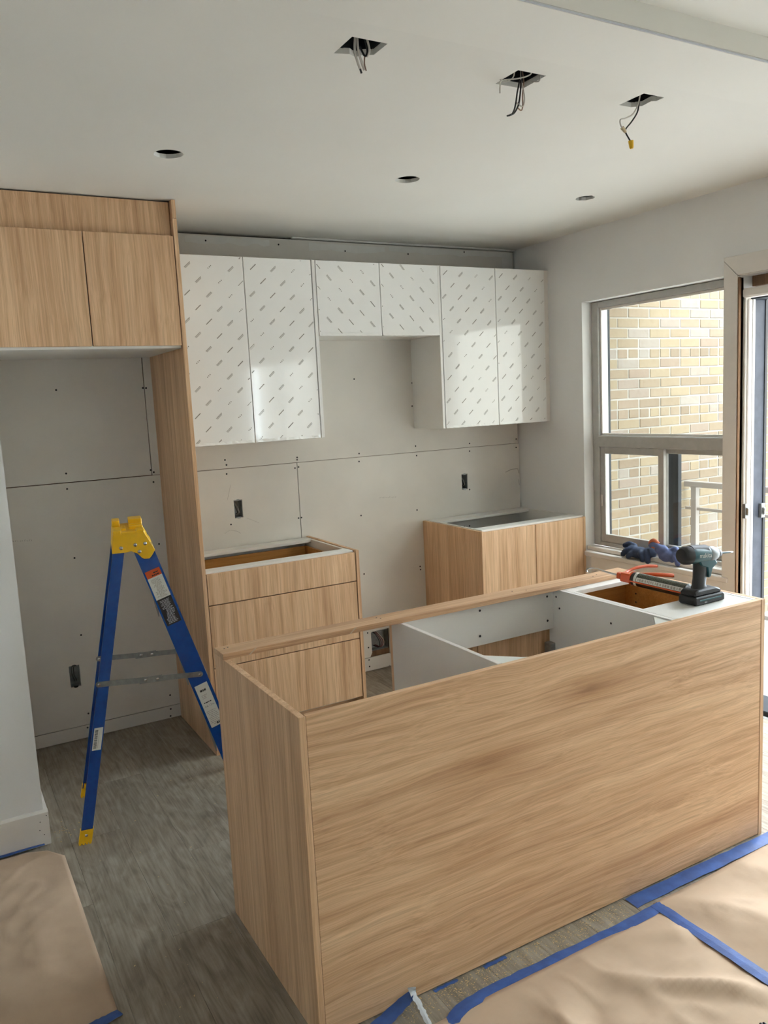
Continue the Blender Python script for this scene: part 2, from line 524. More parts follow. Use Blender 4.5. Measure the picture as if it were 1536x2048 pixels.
# back wall: drywall sheets hung on it one by one
wb = struct('wall_back', MB().box(XL - .2, 0.2, 0.09, 0.15, 0, 2.8), 'raw_wood', 'bare drywall back wall with open seams')
ZS = 1.2965
OUT = [(-1.942, 1.075, .024, .049), (-0.446, 1.083, .023, .049), (-2.854, 0.332, .025, .055)]
def orect(o): return rect(o[0] - o[2], o[0] + o[2], o[1] - o[3], o[1] + o[3])
sq = [(-1.174, .235), (-1.168, .241), (-1.10, .243), (-1.045, .244), (-1.045, .088), (-1.185, .088), (-1.172, .112)]
def sheet(outer, hs=()):
    return part('drywall_sheet', MB().plate(outer, list(hs), 'y', 0.0, 0.0127), 'drywall', wb)
sheet(rect(-3.5, -2.3892, ZS + .0028, 2.503))
sheet([(-2.3845, ZS + .0014), (-.012, ZS + .0014), (-.012, 2.503), (-2.3845, 2.503)])
sheet(rect(-3.5, -1.5856, .0720, ZS - .0015), [orect(OUT[0]), orect(OUT[2])])
sheet([(-1.5815, .0865), (-1.186, .0865), (-1.172, .112), (-1.174, .235), (-1.168, .241), (-1.10, .243), (-1.045, .244), (-1.045, .0865), (-.004, .0865), (-.004, ZS - .0012), (-1.5815, ZS - .0012)], [orect(OUT[1])])
sheet(rect(-3.5, -1.59, 0.004, .0685))
sheet([(-1.586, .004), (-1.06, .004), (-1.058, .012), (-1.05, .004), (-.004, .004), (-.004, .083), (-1.586, .083)])
# screw heads on the studs, 0.4 m apart
scr_me = MB().lathe((0, 0.0005, 0), (0, -1, 0), [(0, .0048), (.0012, .0048), (.0014, .002)], 10).mesh('screw', M['black_metal'])
for x, z in [(-2.803, 1.743), (-2.394, 1.738), (-2.378, 1.737), (-2.797, 1.342), (-2.392, 1.324), (-2.377, 1.312), (-2.80, 1.267), (-2.383, 1.262), (-2.799, .925),
             (-2.383, .94), (-2.806, .535), (-2.81, .127), (-2.396, .128), (-2.399, .052), (-2.403, .014), (-2.821, .055), (-1.997, 1.344), (-1.991, 1.317), (-1.994, 1.269),
             (-1.58, 1.325), (-1.581, 1.312), (-1.597, 1.267), (-1.575, 1.271), (-1.595, .984), (-1.577, .985), (-1.188, 1.317), (-1.191, 1.271), (-1.197, .953), (-1.198, .602),
             (-1.991, .995), (-1.194, 1.746), (-.804, 1.711), (-.811, 1.574), (-.799, 1.333), (-.795, 1.275), (-.809, .943), (-.805, .59), (-.803, .57), (-.399, 1.321), (-.401, 1.273),
             (-.026, 1.324), (-.028, 1.269), (-2.01, 2.473), (-1.608, 2.473), (-1.207, 2.457), (-.792, 2.459), (-.389, 2.488), (-.02, 2.364), (-1.196, .24), (-1.195, .149), (-1.196, .072),
             (-1.195, .031), (-.411, 1.03), (-2.39, 2.2), (-2.8, 2.2)]:
    share('screw', scr_me, wb, (x, 0, z))
# joint compound smears near the ceiling
def smear(x0, x1, z0, z1, seed):
    rnd = random.Random(seed); n = 14
    up = [(x0 + (x1 - x0) * i / n, z1 + rnd.uniform(-.003, .003)) for i in range(n + 1)]
    lo = [(x1 - (x1 - x0) * i / n, z0 + rnd.uniform(-.008, .008)) for i in range(n + 1)]
    part('compound_smear', MB().plate(up + lo, [], 'y', -0.0006, 0.0), 'compound', wb)
smear(-2.12, -1.66, 2.462, 2.495, 1); smear(-1.43, -.95, 2.455, 2.49, 2); smear(-.92, -.03, 2.465, 2.497, 3); smear(-.10, -.02, 2.35, 2.465, 4)
part('corner_bead', MB().box(-1.535, -.01, -0.022, 0.0, 2.506, 2.5145, .002), 'compound', wb)
# faint stamped / pencilled marks on the paper
mk = MB()
rr = random.Random(3)
for bx, bz, n in ((-1.07, 1.043, 12), (-3.065, 1.04, 9)):
    for i in range(n):
        x = bx + i * .0102; hh = rr.uniform(.004, .008); z = bz - .0008 * i
        mk.box(x, x + .0016, -.0004, 0, z, z + hh)
        if i % 2: mk.box(x, x + .006, -.0004, 0, z + hh - .001, z + hh)
        if i % 3 == 0: mk.box(x, x + .006, -.0004, 0, z, z + .001)
part('stamped_print', mk, 'pencil', wb, kind='stuff')
pc = MB()
pc.tube([(-2.03, -.0004, .95), (-2.0, -.0004, .965), (-1.96, -.0004, .955), (-1.94, -.0004, .94)], .0007, 4)
pc.tube([(-2.0, -.0004, 1.13), (-1.985, -.0004, 1.18), (-1.975, -.0004, 1.21)], .0006, 4)
pc.tube([(-1.9, -.0004, 1.02), (-1.86, -.0004, 1.0), (-1.83, -.0004, .985)], .0006, 4)
pc.tube([(-.12, -.0004, 1.115), (-.07, -.0004, 1.13), (-.02, -.0004, 1.13), (-.012, -.0004, 1.10)], .0016, 4)
pc.tube([(-.014, -.0004, 1.06), (-.011, -.0004, 1.02)], .0016, 4)
part('pencil_line', pc, 'pencil', wb, kind='stuff')

# right wall with the window and the balcony door
WIN = (-1.565, -0.595, 0.63, 2.118)
DOOR = (-3.2, -1.643, 0.0, 2.108)
LWIN = (-5.9, -3.75, 0.75, 2.12)
wr = struct('wall_right', MB().plate([(YF - .2, 0), (DOOR[0], 0), (DOOR[0], DOOR[3]), (DOOR[1], DOOR[3]), (DOOR[1], 0), (0.09, 0), (0.09, 2.8), (YF - .2, 2.8)],
            [rect(*WIN), rect(*LWIN)], 'x', 0.0, 0.2), 'paint', 'white painted wall with the window and balcony door')
# left return wall beside the fridge niche
struct('wall_left', MB().box(XL, -3.14, -0.965, 0.09, 0, 2.78), 'paint', 'white wall end beside the fridge niche')
bl = struct('baseboard_left', MB().prism([(-.9805, .002), (-.965, .002), (-.965, .1385), (-.9715, .1385), (-.9805, .131)], 'x', -3.55, -3.1245), 'trim_paint', 'white baseboard with nail holes wrapped around the wall end')
part('baseboard_return', MB().box(-3.14, -3.1255, -.965, -.60, .002, .1385, .001), 'trim_paint', bl)
nm = MB()
for x, z in ((-3.132, .118), (-3.156, .098), (-3.16, .066), (-3.146, .045)): nm.lathe((x, -.9806, z), (0, -1, 0), [(0, .002), (.0003, .0018)], 8)
part('nail_hole', nm, 'black_metal', bl, kind='stuff')
struct('wall_far', MB().box(XL - .2, XL, YF - .2, 0.09, 0, 2.8), 'paint', 'white living room side wall')
struct('wall_front', MB().box(XL - .2, 0.0, YF - .2, YF, 0, 2.8), 'paint', 'white living room wall behind the viewer')

# window frame, sashes, panes
wf = thing('window_1', 'grey aluminium window with fixed upper pane and sliding lower panes', None, (0.1, -1.08, 0.66)); wf['kind'] = 'structure'
y0, y1 = WIN[0] + .001, WIN[1] - .001
fr = frame_x(MB(), .07, .15, y0, y1, .692, 2.116, .03, .052, .024, .036, .003)
fr.box(.06, .151, y0 + .03, y1 - .052, 1.283, 1.348, .004)
part('outer_frame', fr, 'alum', wf)
part('glazing_bead', frame_x(MB(), .085, .096, y0 + .031, y1 - .053, 1.349, 2.079, .013, .012, .013, .013, .001), 'trim_paint', wf)
p1 = part('pane', MB().box(.104, .108, y0 + .031, y1 - .053, 1.349, 2.079), 'glass', wf)
s1 = part('sliding_sash', frame_x(MB(), .078, .1, -1.117, y1 - .053, .717, 1.282, .038, .036, .047, .04), 'alum', wf)
part('sash_pane', MB().box(.087, .091, -1.078, y1 - .09, .765, 1.241), 'glass', s1)
part('pull_handle', MB().box(.07, .0775, y1 - .07, y1 - .062, .93, 1.0, .002), 'trim_paint', s1)
s2 = part('outer_sash', frame_x(MB(), .108, .128, y0 + .031, -1.072, .717, 1.282, .02, .038, .034, .028), 'alum', wf)
part('sash_pane', MB().box(.116, .12, y0 + .052, -1.111, .752, 1.253), 'glass', s2)
ds = MB()
ds.box(.152, .185, y1 - .034, y1 - .002, .692, 2.116, .002)
ds.box(.152, .185, y0, y1 - .036, 2.102, 2.116, .002)
ds.box(.152, .18, -1.152, -1.085, .70, 1.30, .002)
part('storm_channel', ds, 'dark_alum', wf)
# sill board, apron
si = struct('window_sill', MB().box(-.028, .07, -1.600, -.612, .640, .667, .004), 'trim_paint', 'white painted window sill board')
part('inner_ledge', MB().box(.012, .072, y0, y1, .6675, .6915, .003), 'trim_paint', si)
part('apron', MB().box(-.014, 0, -1.562, -.655, .50, .640, .002), 'trim_paint', si)

# casing of the balcony door, mitred
tr = struct('trim_1', MB().prism([(-1.562, 0), (-1.636, 0), (-1.636, 2.1075), (-1.562, 2.1835)], 'x', -.018, 0, .0008), 'trim_paint', 'white casing board beside the window')
part('head_casing', MB().prism([(-1.562, 2.1855), (-1.5615, 2.199), (-3.3, 2.199), (-3.3, 2.111), (-1.6375, 2.1105)], 'x', -.019, 0, .0008), 'trim_paint', tr)
nk = MB().tube([(-.0185, -1.562, .565), (-.0185, -1.585, .562), (-.0185, -1.597, .553), (-.0185, -1.598, .535)], .0022, 5)
part('chipped_edge', nk, 'raw_wood', tr)
dr = thing('door_1', 'balcony door opening with worn metal frame', None, (0.1, -1.66, 0)); dr['kind'] = 'structure'
yj = -1.643
part('raw_edge', MB().box(-.016, .018, yj, -1.637, 0, 2.1, .001), 'raw_wood', dr)
jb = MB().box(.018, .058, yj - .012, yj, 0, 2.03, .004); jb.box(.03, .06, yj - .02, yj - .01, 0, 2.0, .006)
part('jamb', jb, 'trim_paint', dr)
part('weather_gap', MB().box(.06, .071, yj - .004, yj, 0, 2.02), 'dark', dr)
part('white_strip', MB().box(.073, .090, yj - .012, yj, 0, 2.0, .001), 'white_mel', dr)
part('steel_jamb', MB().box(.0905, .165, yj - .008, yj, 0, 2.0, .001), 'steel_blue', dr)
part('black_seal', MB().box(.165, .186, yj - .012, yj, 0, 2.0, .002), 'black_rubber', dr)
for xx, zz in ((.028, 1.0), (.15, .99)):
    stp = part('strike_plate', MB().box(xx - .012, xx + .016, yj - .0235, yj - .007, zz - .035, zz + .035, .001), 'galv', dr)
    part('latch', MB().box(xx - .006, xx + .008, yj - .034, yj - .022, zz - .02, zz + .016, .003), 'chrome', stp)
part('head_bar', MB().box(.004, .06, -3.2, yj, 2.005, 2.048, .008), 'trim_paint', dr)
part('head_track', MB().box(.06, .18, -3.2, yj, 2.0, 2.02, .002), 'dark_alum', dr)
part('head_stud', MB().box(.08, .2, -3.2, yj, 2.06, 2.108), 'raw_wood', dr)
part('threshold', MB().box(.02, .21, -3.2, yj, 0, .028, .004), 'dark_alum', dr)
gl = MB()
for a, b in ((-3.19, -3.12), (-2.52, -2.45)): gl.box(.11, .14, a, b, .03, 2.0, .002)
gl.box(.11, .14, -3.12, -2.52, .03, .13, .002); gl.box(.11, .14, -3.12, -2.52, 1.92, 2.0, .002)
sp_ = part('sliding_panel', gl, 'alum', dr)
part('panel_glass', MB().box(.122, .127, -3.12, -2.52, .13, 1.92), 'glass', sp_)
# living room windows (behind the viewer)
w2 = thing('window_2', 'wide living room window in the right wall', None, (.1, -4.8, .75)); w2['kind'] = 'structure'
b = frame_x(MB(), .07, .13, LWIN[0], LWIN[1], LWIN[2], LWIN[3], .05, .05, .05, .05)
b.box(.07, .13, -4.85, -4.8, LWIN[2] + .05, LWIN[3] - .05)
part('frame', b, 'alum', w2)
part('pane', MB().box(.098, .102, LWIN[0] + .05, -4.85, LWIN[2] + .05, LWIN[3] - .05), 'glass', w2)
part('pane', MB().box(.098, .102, -4.8, LWIN[1] - .05, LWIN[2] + .05, LWIN[3] - .05), 'glass', w2)

# ------------------------------------------------------------------ outside
YB = -0.2
bw = struct('wall_exterior', MB().box(.2, 3.4, YB + .004, YB + .25, -.6, 3.1), 'mortar', 'buff brick wall of the next wing outside the window')
CH = 0.0672
br_me = {}
def brick_mesh(w):
    k = round(w, 3)
    if k not in br_me:
        br_me[k] = MB().box(-w / 2, w / 2, 0, .02, -.0288, .0288, .003).mesh('brick', M['brick'])
    return br_me[k]
field = MB()
rb = random.Random(11)
for c in range(-3, 43):
    z = c * CH + .03
    header = (c % 6 == 3)
    pitch = .1015 if header else .203
    off = (.05 if header else (0.0 if c % 2 else .1015))
    x = .28 + off
    while x < 3.1:
        w = pitch - .010
        vis = .62 < x < 2.12 and .18 < z < 2.22
        dz = rb.uniform(-.001, .001); dy = rb.uniform(-.002, .002)
        if vis:
            share('brick', brick_mesh(w + rb.choice((-.003, 0, .002))), bw, (x, YB + dy, z + dz), (0, rb.uniform(-.004, .004), 0))
        else:
            field.box(x - w / 2, x + w / 2, YB + dy, YB + .02, z - .0288, z + .0288)
        x += pitch
part('brick_field', field, 'brick', bw, kind='stuff')
struct('balcony_floor', MB().box(.2, 1.42, -6.0, YB, -.2, -.03), 'concrete', 'pale concrete balcony floor')
struct('unseen_shade_slab', MB().box(.2, .8, -3.4, YB, 2.5, 2.7), 'concrete', 'unseen concrete slab added to shade the brick wall')  # out of view, added as an overhang that shades the bricks
struct('unseen_shade_wall', MB().box(2.2, 26, -11, -9, -3.2, 13), 'mortar', 'unseen wall added to keep sky light off the bricks')  # out of view, added to block part of the sky from the bricks
struct('ground', MB().box(-14, 22, -30, 22, -3.4, -3.2), 'concrete', 'ground far below the balcony')
rl = thing('balcony_railing', 'brown-grey metal balcony railing outside the lower window', 'railing', (1.33, -3, -.03))
part('top_rail', MB().box(1.305, 1.355, -6.0, YB - .02, .90, .94, .004), 'rail_metal', rl)
part('lower_rail', MB().box(1.32, 1.345, -6.0, YB - .02, .735, .755, .002), 'rail_metal', rl)
part('bottom_rail', MB().box(1.32, 1.345, -6.0, YB - .02, .05, .08, .002), 'rail_metal', rl)
for yy in (-.3, -1.9, -3.5, -5.1): part('post', MB().box(1.31, 1.35, yy - .022, yy + .022, -.03, .90, .002), 'rail_metal', rl)
bal = MB().box(1.325, 1.34, -.007, .007, .08, .735).mesh('baluster', M['rail_metal'], (1.33, 0, 0))
yy = -.55
while yy > -5.9:
    share('baluster', bal, rl, (0, yy + 3, .03)); yy -= .14

# ------------------------------------------------------------------ fridge surround
fp = thing('refrigerator_end_panel', 'tall oak-look end panel between the fridge niche and the drawers', 'panel', (-2.338, -.3, 0))
part('lower_board', MB().box(-2.347, -2.329, -.601, 0, 0, 2.434, .0008), 'oak_v', fp)
part('upper_board', MB().box(-2.3465, -2.3295, -.600, 0, 2.4355, 2.512, .0008), 'oak_v', fp)
fc = thing('refrigerator_cabinet', 'oak-look two-door cabinet high above the empty fridge niche', 'cabinet', (-2.73, -.3, 1.89))
bd = MB(); bd.box(-3.11, -2.349, -.578, -.003, 1.888, 1.906, .001); bd.box(-3.11, -2.349, -.578, -.003, 2.345, 2.362)
bd.box(-3.11, -3.094, -.578, -.003, 1.906, 2.345); bd.box(-2.365, -2.349, -.578, -.003, 1.906, 2.345); bd.box(-3.094, -2.365, -.011, -.003, 1.906, 2.345)
part('carcass', bd, 'white_mel', fc)
part('door', MB().box(-3.108, -2.727, -.601, -.582, 1.899, 2.3605, .001), 'oak_v', fc)
part('door', MB().box(-2.7225, -2.3515, -.601, -.582, 1.899, 2.3605, .001), 'oak_v', fc)
part('filler_panel', MB().box(-3.11, -2.350, -.566, -.548, 2.362, 2.508, .001), 'oak_v', fc)

# ------------------------------------------------------------------ wall cabinets, film-wrapped white
def film_marks(mb, x0, x1, z0, z1, y, mode, seed):
    """rows of small slanted print on the protective film"""
    rnd = random.Random(seed)
    d1 = Vector((.0475, -.0670)); d2 = Vector((.1060, -.006)); ang = math.radians(42)
    if mode == 1:   # film turned a quarter
        d1 = Vector((.0670, .0475)); d2 = Vector((.006, .1060)); ang = math.radians(-48)
    o = Vector((x0 + rnd.uniform(0, .05), z1 - rnd.uniform(0, .05)))
    ca, sa = math.cos(ang), math.sin(ang)
    def q(c, u0, u1, v0, v1):
        P = []
        for u, v in ((u0, v0), (u1, v0), (u1, v1), (u0, v1)):
            px, pz = c.x + u * ca - v * sa, c.y + u * sa + v * ca
            if not (x0 + .002 < px < x1 - .002 and z0 + .002 < pz < z1 - .002): return
            P.append((px, y, pz))
        mb.add(P, [(0, 1, 2, 3)])
    seq = 'ABCB'
    for j in range(-30, 31):
        typ = seq[j % 4]
        for i in range(-40, 41):
            c = o + d1 * i + d2 * j
            if not (x0 - .03 < c.x < x1 + .03 and z0 - .03 < c.y < z1 + .03): continue
            if typ == 'A':
                u = -.018
                while u < .018:
                    w = rnd.uniform(.0022, .0038); q(c, u, u + w, -.0022, .0022); u += w + .0009
            elif typ == 'B':
                u = -.018
                while u < .017:
                    w = rnd.uniform(.0024, .004); q(c, u, u + w, .0005, .0038); u += w + .0016
                q(c, -.019, .018, -.0026, -.0014); q(c, -.017, .016, -.0052, -.0042)
            else:
                for u in (-.010, -.001, .008): q(c, u, u + .0036, -.0024, .0024)

YD = -.317
def film_door(cab, x0, x1, z0, z1, mode, seed):
    d = part('door', MB().box(x0, x1, YD, YD + .018, z0, z1, .0015), 'white_gloss', cab)
    mb = MB(); film_marks(mb, x0, x1, z0, z1, YD - .0004, mode, seed)
    part('film_print', mb, 'print', d, kind='stuff')
    # loose film along the bottom edge
    rnd = random.Random(seed * 3 + 1); fl = MB()
    V = []; n = 26
    for i in range(n + 1):
        x = x0 + .004 + (x1 - x0 - .008) * i / n
        V += [(x, YD - .0012 - rnd.uniform(0, .002), z0 + .012 + rnd.uniform(0, .004)), (x, YD - .002 - rnd.uniform(0, .002), z0 - .001 + rnd.uniform(0, .003)), (x, YD - .0002, z0 - .0015)]
    F = []
    for i in range(n):
        for k in range(2): F.append((i * 3 + k, i * 3 + k + 1, i * 3 + k + 4, i * 3 + k + 3))
    fl.add(V, F)
    part('film_hem', fl, 'white_gloss', d)
    return d
def carcass(x0, x1, z0, z1):
    b = MB(); t = .016
    b.box(x0, x0 + t, YD + .02, 0, z0, z1); b.box(x1 - t, x1, YD + .02, 0, z0, z1)
    b.box(x0 + t, x1 - t, YD + .02, 0, z0, z0 + t); b.box(x0 + t, x1 - t, YD + .02, 0, z1 - t, z1)
    b.box(x0 + t, x1 - t, -.008, 0, z0 + t, z1 - t)
    return b
ZB, ZT, ZM = 1.440, 2.341, 1.962
cw = thing('wall_cabinet', 'white film-wrapped two-door wall cabinet next to the tall oak panel', 'cabinet', (-1.94, -.16, ZB), 'film-wrapped white wall cabinets')
part('carcass', carcass(-2.327, -1.574, ZB, ZT), 'white_mel', cw)
film_door(cw, -2.326, -1.9385, ZB, ZT, 0, 1); film_door(cw, -1.9355, -1.5745, ZB, ZT, 0, 2)
part('end_panel', MB().box(-1.5685, -1.5505, YD + .002, 0, ZB, ZT + .002, .001), 'white_mel', cw)
cw = thing('wall_cabinet', 'short white film-wrapped wall cabinet bridging the range gap', 'cabinet', (-1.175, -.16, ZM), 'film-wrapped white wall cabinets')
part('carcass', carcass(-1.549, -.803, ZM + .002, ZT), 'white_mel', cw)
film_door(cw, -1.548, -1.1755, ZM, ZT, 1, 3); film_door(cw, -1.1725, -.8035, ZM, ZT, 1, 4)
cw = thing('wall_cabinet', 'white film-wrapped two-door wall cabinet in the corner by the window', 'cabinet', (-.4, -.16, ZB), 'film-wrapped white wall cabinets')
part('carcass', carcass(-.786, -.036, ZB, ZT), 'white_mel', cw)
part('end_panel', MB().box(-.803, -.787, YD + .002, 0, ZB, ZT + .002, .001), 'white_mel', cw)
film_door(cw, -.784, -.4055, ZB, ZT, 0, 5); film_door(cw, -.4025, -.036, ZB, ZT, 0, 6)
part('filler_strip', MB().box(-.0345, -.001, YD + .006, YD + .02, ZB, ZT, .001), 'trim_paint', cw)

# ------------------------------------------------------------------ base cabinets on the back wall
ZC = .876
dc = thing('drawer_cabinet', 'oak-look three-drawer base cabinet without a worktop beside the fridge panel', 'cabinet', (-1.93, -.3, 0))
b = MB(); b.box(-2.327, -2.311, -.56, -.004, .1, ZC - .004); b.box(-1.574, -1.558, -.56, -.004, .1, ZC - .004)
b.box(-2.311, -1.574, -.575, -.004, .1, .116); b.box(-2.311, -1.574, -.012, -.004, .116, .84)
part('carcass', b, 'white_mel', dc)
part('back_stretcher', MB().box(-2.311, -1.574, -.105, -.012, ZC - .02, ZC - .004, .001), 'white_mel', dc)
part('front_stretcher', MB().box(-2.327, -1.558, -.578, -.50, ZC - .02, ZC - .002, .001), 'white_mel', dc)
part('end_panel', MB().box(-1.556, -1.538, -.604, -.002, 0, ZC, .0008), 'oak_v', dc)
for z0_, z1_ in ((.721, .866), (.4225, .7165), (.112, .418)):
    part('drawer_front', MB().box(-2.3255, -1.5585, -.600, -.581, z0_, z1_, .001), 'oak_v', dc)
b = MB(); b.box(-2.30, -2.286, -.565, -.06, .735, .835, .001); b.box(-1.60, -1.586, -.565, -.06, .735, .835, .001)
b.box(-2.286, -1.60, -.565, -.551, .735, .835, .001); b.box(-2.286, -1.60, -.074, -.06, .735, .835, .001); b.box(-2.286, -1.60, -.551, -.074, .738, .746)
part('drawer_box', b, 'maple', dc)
part('toe_kick', MB().box(-2.327, -1.556, -.53, -.512, 0, .1), 'oak_h', dc)

rc = thing('base_cabinet', 'oak-look two-door base cabinet with open top in the window corner', 'cabinet', (-.385, -.3, 0))
b = MB(); b.box(-.752, -.736, -.56, -.004, .1, ZC - .019); b.box(-.03, -.014, -.56, -.004, .1, ZC - .019)
b.box(-.752, -.736, -.489, -.004, ZC - .019, ZC - .001); b.box(-.03, -.014, -.489, -.004, ZC - .019, ZC - .001)
b.box(-.736, -.03, -.56, -.004, .1, .116); b.box(-.736, -.03, -.012, -.004, .116, ZC - .02)
part('carcass', b, 'white_mel', rc)
part('back_stretcher', MB().box(-.736, -.03, -.115, -.012, ZC - .018, ZC - .002, .001), 'white_mel', rc)
part('front_stretcher', MB().box(-.752, -.014, -.579, -.49, ZC - .018, ZC, .001), 'white_mel', rc)
part('end_panel', MB().box(-.772, -.754, -.604, -.002, 0, ZC - .004, .0008), 'oak_v', rc)
part('wall_scribe', MB().box(-.0135, -.001, -.579, -.004, ZC - .019, ZC - .001), 'white_mel', rc)
part('filler_strip', MB().box(-.018, -.001, -.600, -.585, .1, ZC - .006, .0008), 'oak_v', rc)
part('door', MB().box(-.7515, -.3885, -.600, -.581, .112, .867, .001), 'oak_v', rc)
part('door', MB().box(-.384, -.0195, -.600, -.581, .112, .867, .001), 'oak_v', rc)
part('toe_kick', MB().box(-.754, -.014, -.53, -.512, 0, .1), 'oak_h', rc)
hm = MB()
for x in (-.47, -.43): hm.lathe((x, -.0121, .80), (0, -1, 0), [(0, .005), (.0008, .005)], 10)
part('bolt_hole', hm, 'black_metal', rc, kind='stuff')

# ------------------------------------------------------------------ island
HI = .87
XI0, XI1 = -2.672, -.911
YI, YIB = -2.427, -1.785
single('island_end_panel', MB().box(XI0, XI0 + .018, YI, YIB, 0, HI, .0008), 'oak_v', 'oak-look island end panel with upright grain nearest the stepladder', 'panel', (XI0, (YI + YIB) / 2, 0), 'island end panels')
single('island_end_panel', MB().box(XI1 - .018, XI1, YI, YIB, 0, HI, .0008), 'oak_v', 'oak-look island end panel facing the balcony door', 'panel', (XI1, (YI + YIB) / 2, 0), 'island end panels')
single('island_front_panel', MB().box(XI0 + .0195, XI1 - .0195, YI + .001, YI + .019, .004, HI, .0008), 'oak_h', 'wide oak-look island panel with level wavy grain', 'panel', ((XI0 + XI1) / 2, YI, .004))
rail = thing('support_rail', 'thin oak-look strip screwed along the kitchen side top of the island', 'rail', (-1.8, -1.83, HI))
part('strip', MB().box(XI0 - .003, -.965, -1.878, -1.795, HI + .001, HI + .019, .0008), 'rail_wood', rail)
b = MB()
rk = random.Random(5)
for x in (-2.655, -2.645, -2.12, -2.10, -1.55, -1.50, -1.15, -1.12): b.lathe((x + rk.uniform(-.01, .01), -1.835 + rk.uniform(-.02, .02), HI + .0185), (0, 0, 1), [(0, .003), (.001, .0026)], 8)
part('screw_hole', b, 'black_metal', rail, kind='stuff')
b = MB()
for x in (-2.595, -2.25): b.hexa([(x, -1.8785, HI + .001), (x + .006, -1.8785, HI + .001), (x + .006, -1.878, HI + .001), (x, -1.878, HI + .001), (x + .022, -1.8785, HI + .019), (x + .028, -1.8785, HI + .019), (x + .028, -1.878, HI + .019), (x + .022, -1.878, HI + .019)])
part('pencil_mark', b, 'faint', rail, kind='stuff')

XA0, XA1, XB1 = -2.056, -1.337, -.931
sk = thing('sink_cabinet', 'white open-topped sink base cabinet in the middle of the island', 'cabinet', (-1.7, -2.1, 0))
b = MB(); b.box(XA0, XA0 + .016, -2.406, -1.815, .1, HI); part('side_panel', b, 'white_mel', sk)
part('side_panel', MB().box(XA1 - .016, XA1, -2.406, -1.815, .1, HI), 'white_mel', sk)
part('edge_band', MB().box(XA0 + .001, XA0 + .015, -2.404, -1.82, HI, HI + .0006), 'trim_paint', sk)
part('bottom_panel', MB().box(XA0 + .016, XA1 - .016, -2.406, -1.815, .1, .116), 'white_mel', sk)
part('front_apron', MB().box(XA0 + .016, XA1 - .016, -1.84, -1.824, .715, HI, .0008), 'white_mel', sk)
for a, c in ((XA0 + .002, -1.698), (-1.695, XA1 - .002)):
    part('door', MB().box(a, c, -1.813, -1.795, .112, HI - .002, .001), 'oak_v', sk)
part('toe_kick', MB().box(XA0, XA1, -1.875, -1.86, 0, .1), 'oak_h', sk)
part('corner_brace', MB().prism([(XA0 + .016, -2.405), (XA0 + .125, -2.405), (XA0 + .10, -2.388), (XA0 + .034, -2.32), (XA0 + .016, -2.30)], 'z', HI - .016, HI - .004, .001), 'white_print', sk, label='white plastic corner brace')
part('corner_brace', MB().prism([(XA1 - .016, -2.405), (XA1 - .09, -2.405), (XA1 - .075, -2.39), (XA1 - .03, -2.345), (XA1 - .016, -2.33)], 'z', HI - .016, HI - .004, .001), 'white_print', sk, label='white plastic corner brace')
b = MB()
for x, z in ((-1.70, .845), (-1.703, .75), (-1.383, .845), (-1.383, .75)): b.lathe((x, -1.8402, z), (0, -1, 0), [(0, .0045), (.0008, .0045)], 10)
for y, z in ((-1.858, .842), (-1.875, .80), (-2.14, .80)): b.lathe((XA1 - .0162, y, z), (-1, 0, 0), [(0, .004), (.0008, .004)], 10)
part('bolt_hole', b, 'black_metal', sk, kind='stuff')
b = MB(); b.box(XA1 - .045, XA1 - .016, -1.85, -1.815, .60, .66, .003); b.box(XA1 - .055, XA1 - .03, -1.90, -1.85, .60, .62, .004)
part('door_hinge', b, 'galv', sk)

ic = thing('island_drawer_cabinet', 'white island cabinet with an open drawer bay under the caulking gun', 'cabinet', (-1.13, -2.1, 0))
part('side_panel', MB().box(XA1 + .0005, XA1 + .016, -2.406, -1.815, .1, HI + .0005), 'white_mel', ic)
part('side_panel', MB().box(XB1 - .016, XB1 - .0005, -2.406, -1.815, .1, HI), 'white_mel', ic)
part('bottom_panel', MB().box(XA1 + .016, XB1 - .016, -2.406, -1.815, .1, .116), 'white_mel', ic)
part('kitchen_stretcher', MB().box(XA1 + .016, XB1 - .016, -1.925, -1.826, HI - .016, HI, .001), 'white_mel', ic)
part('top_board', MB().box(XA1 + .016, XB1 - .016, -2.406, -2.252, HI - .017, HI - .001, .001), 'white_mel', ic)
part('drawer_front', MB().box(XA1 + .002, XB1 - .002, -1.813, -1.795, .64, HI - .002, .001), 'oak_v', ic)
part('drawer_front', MB().box(XA1 + .002, XB1 - .002, -1.813, -1.795, .112, .636, .001), 'oak_v', ic)
x0, x1 = XA1 + .028, XB1 - .028
b = MB(); b.box(x0, x0 + .014, -2.34, -1.83, .66, .842, .001); b.box(x1 - .014, x1, -2.34, -1.83, .66, .842, .001)
b.box(x0 + .014, x1 - .014, -2.34, -2.326, .66, .842, .001); b.box(x0 + .014, x1 - .014, -1.844, -1.83, .66, .842, .001); b.box(x0 + .014, x1 - .014, -2.326, -1.844, .664, .672)
part('drawer_box', b, 'maple', ic)
part('toe_kick', MB().box(XA1, XB1, -1.875, -1.86, 0, .1), 'oak_h', ic)
b = MB()
for y, z in ((-1.90, .80), (-1.90, .765)): b.lathe((x1 - .0142, y, z), (-1, 0, 0), [(0, .004), (.0006, .004)], 10)
part('bolt_hole', b, 'black_metal', ic, kind='stuff')

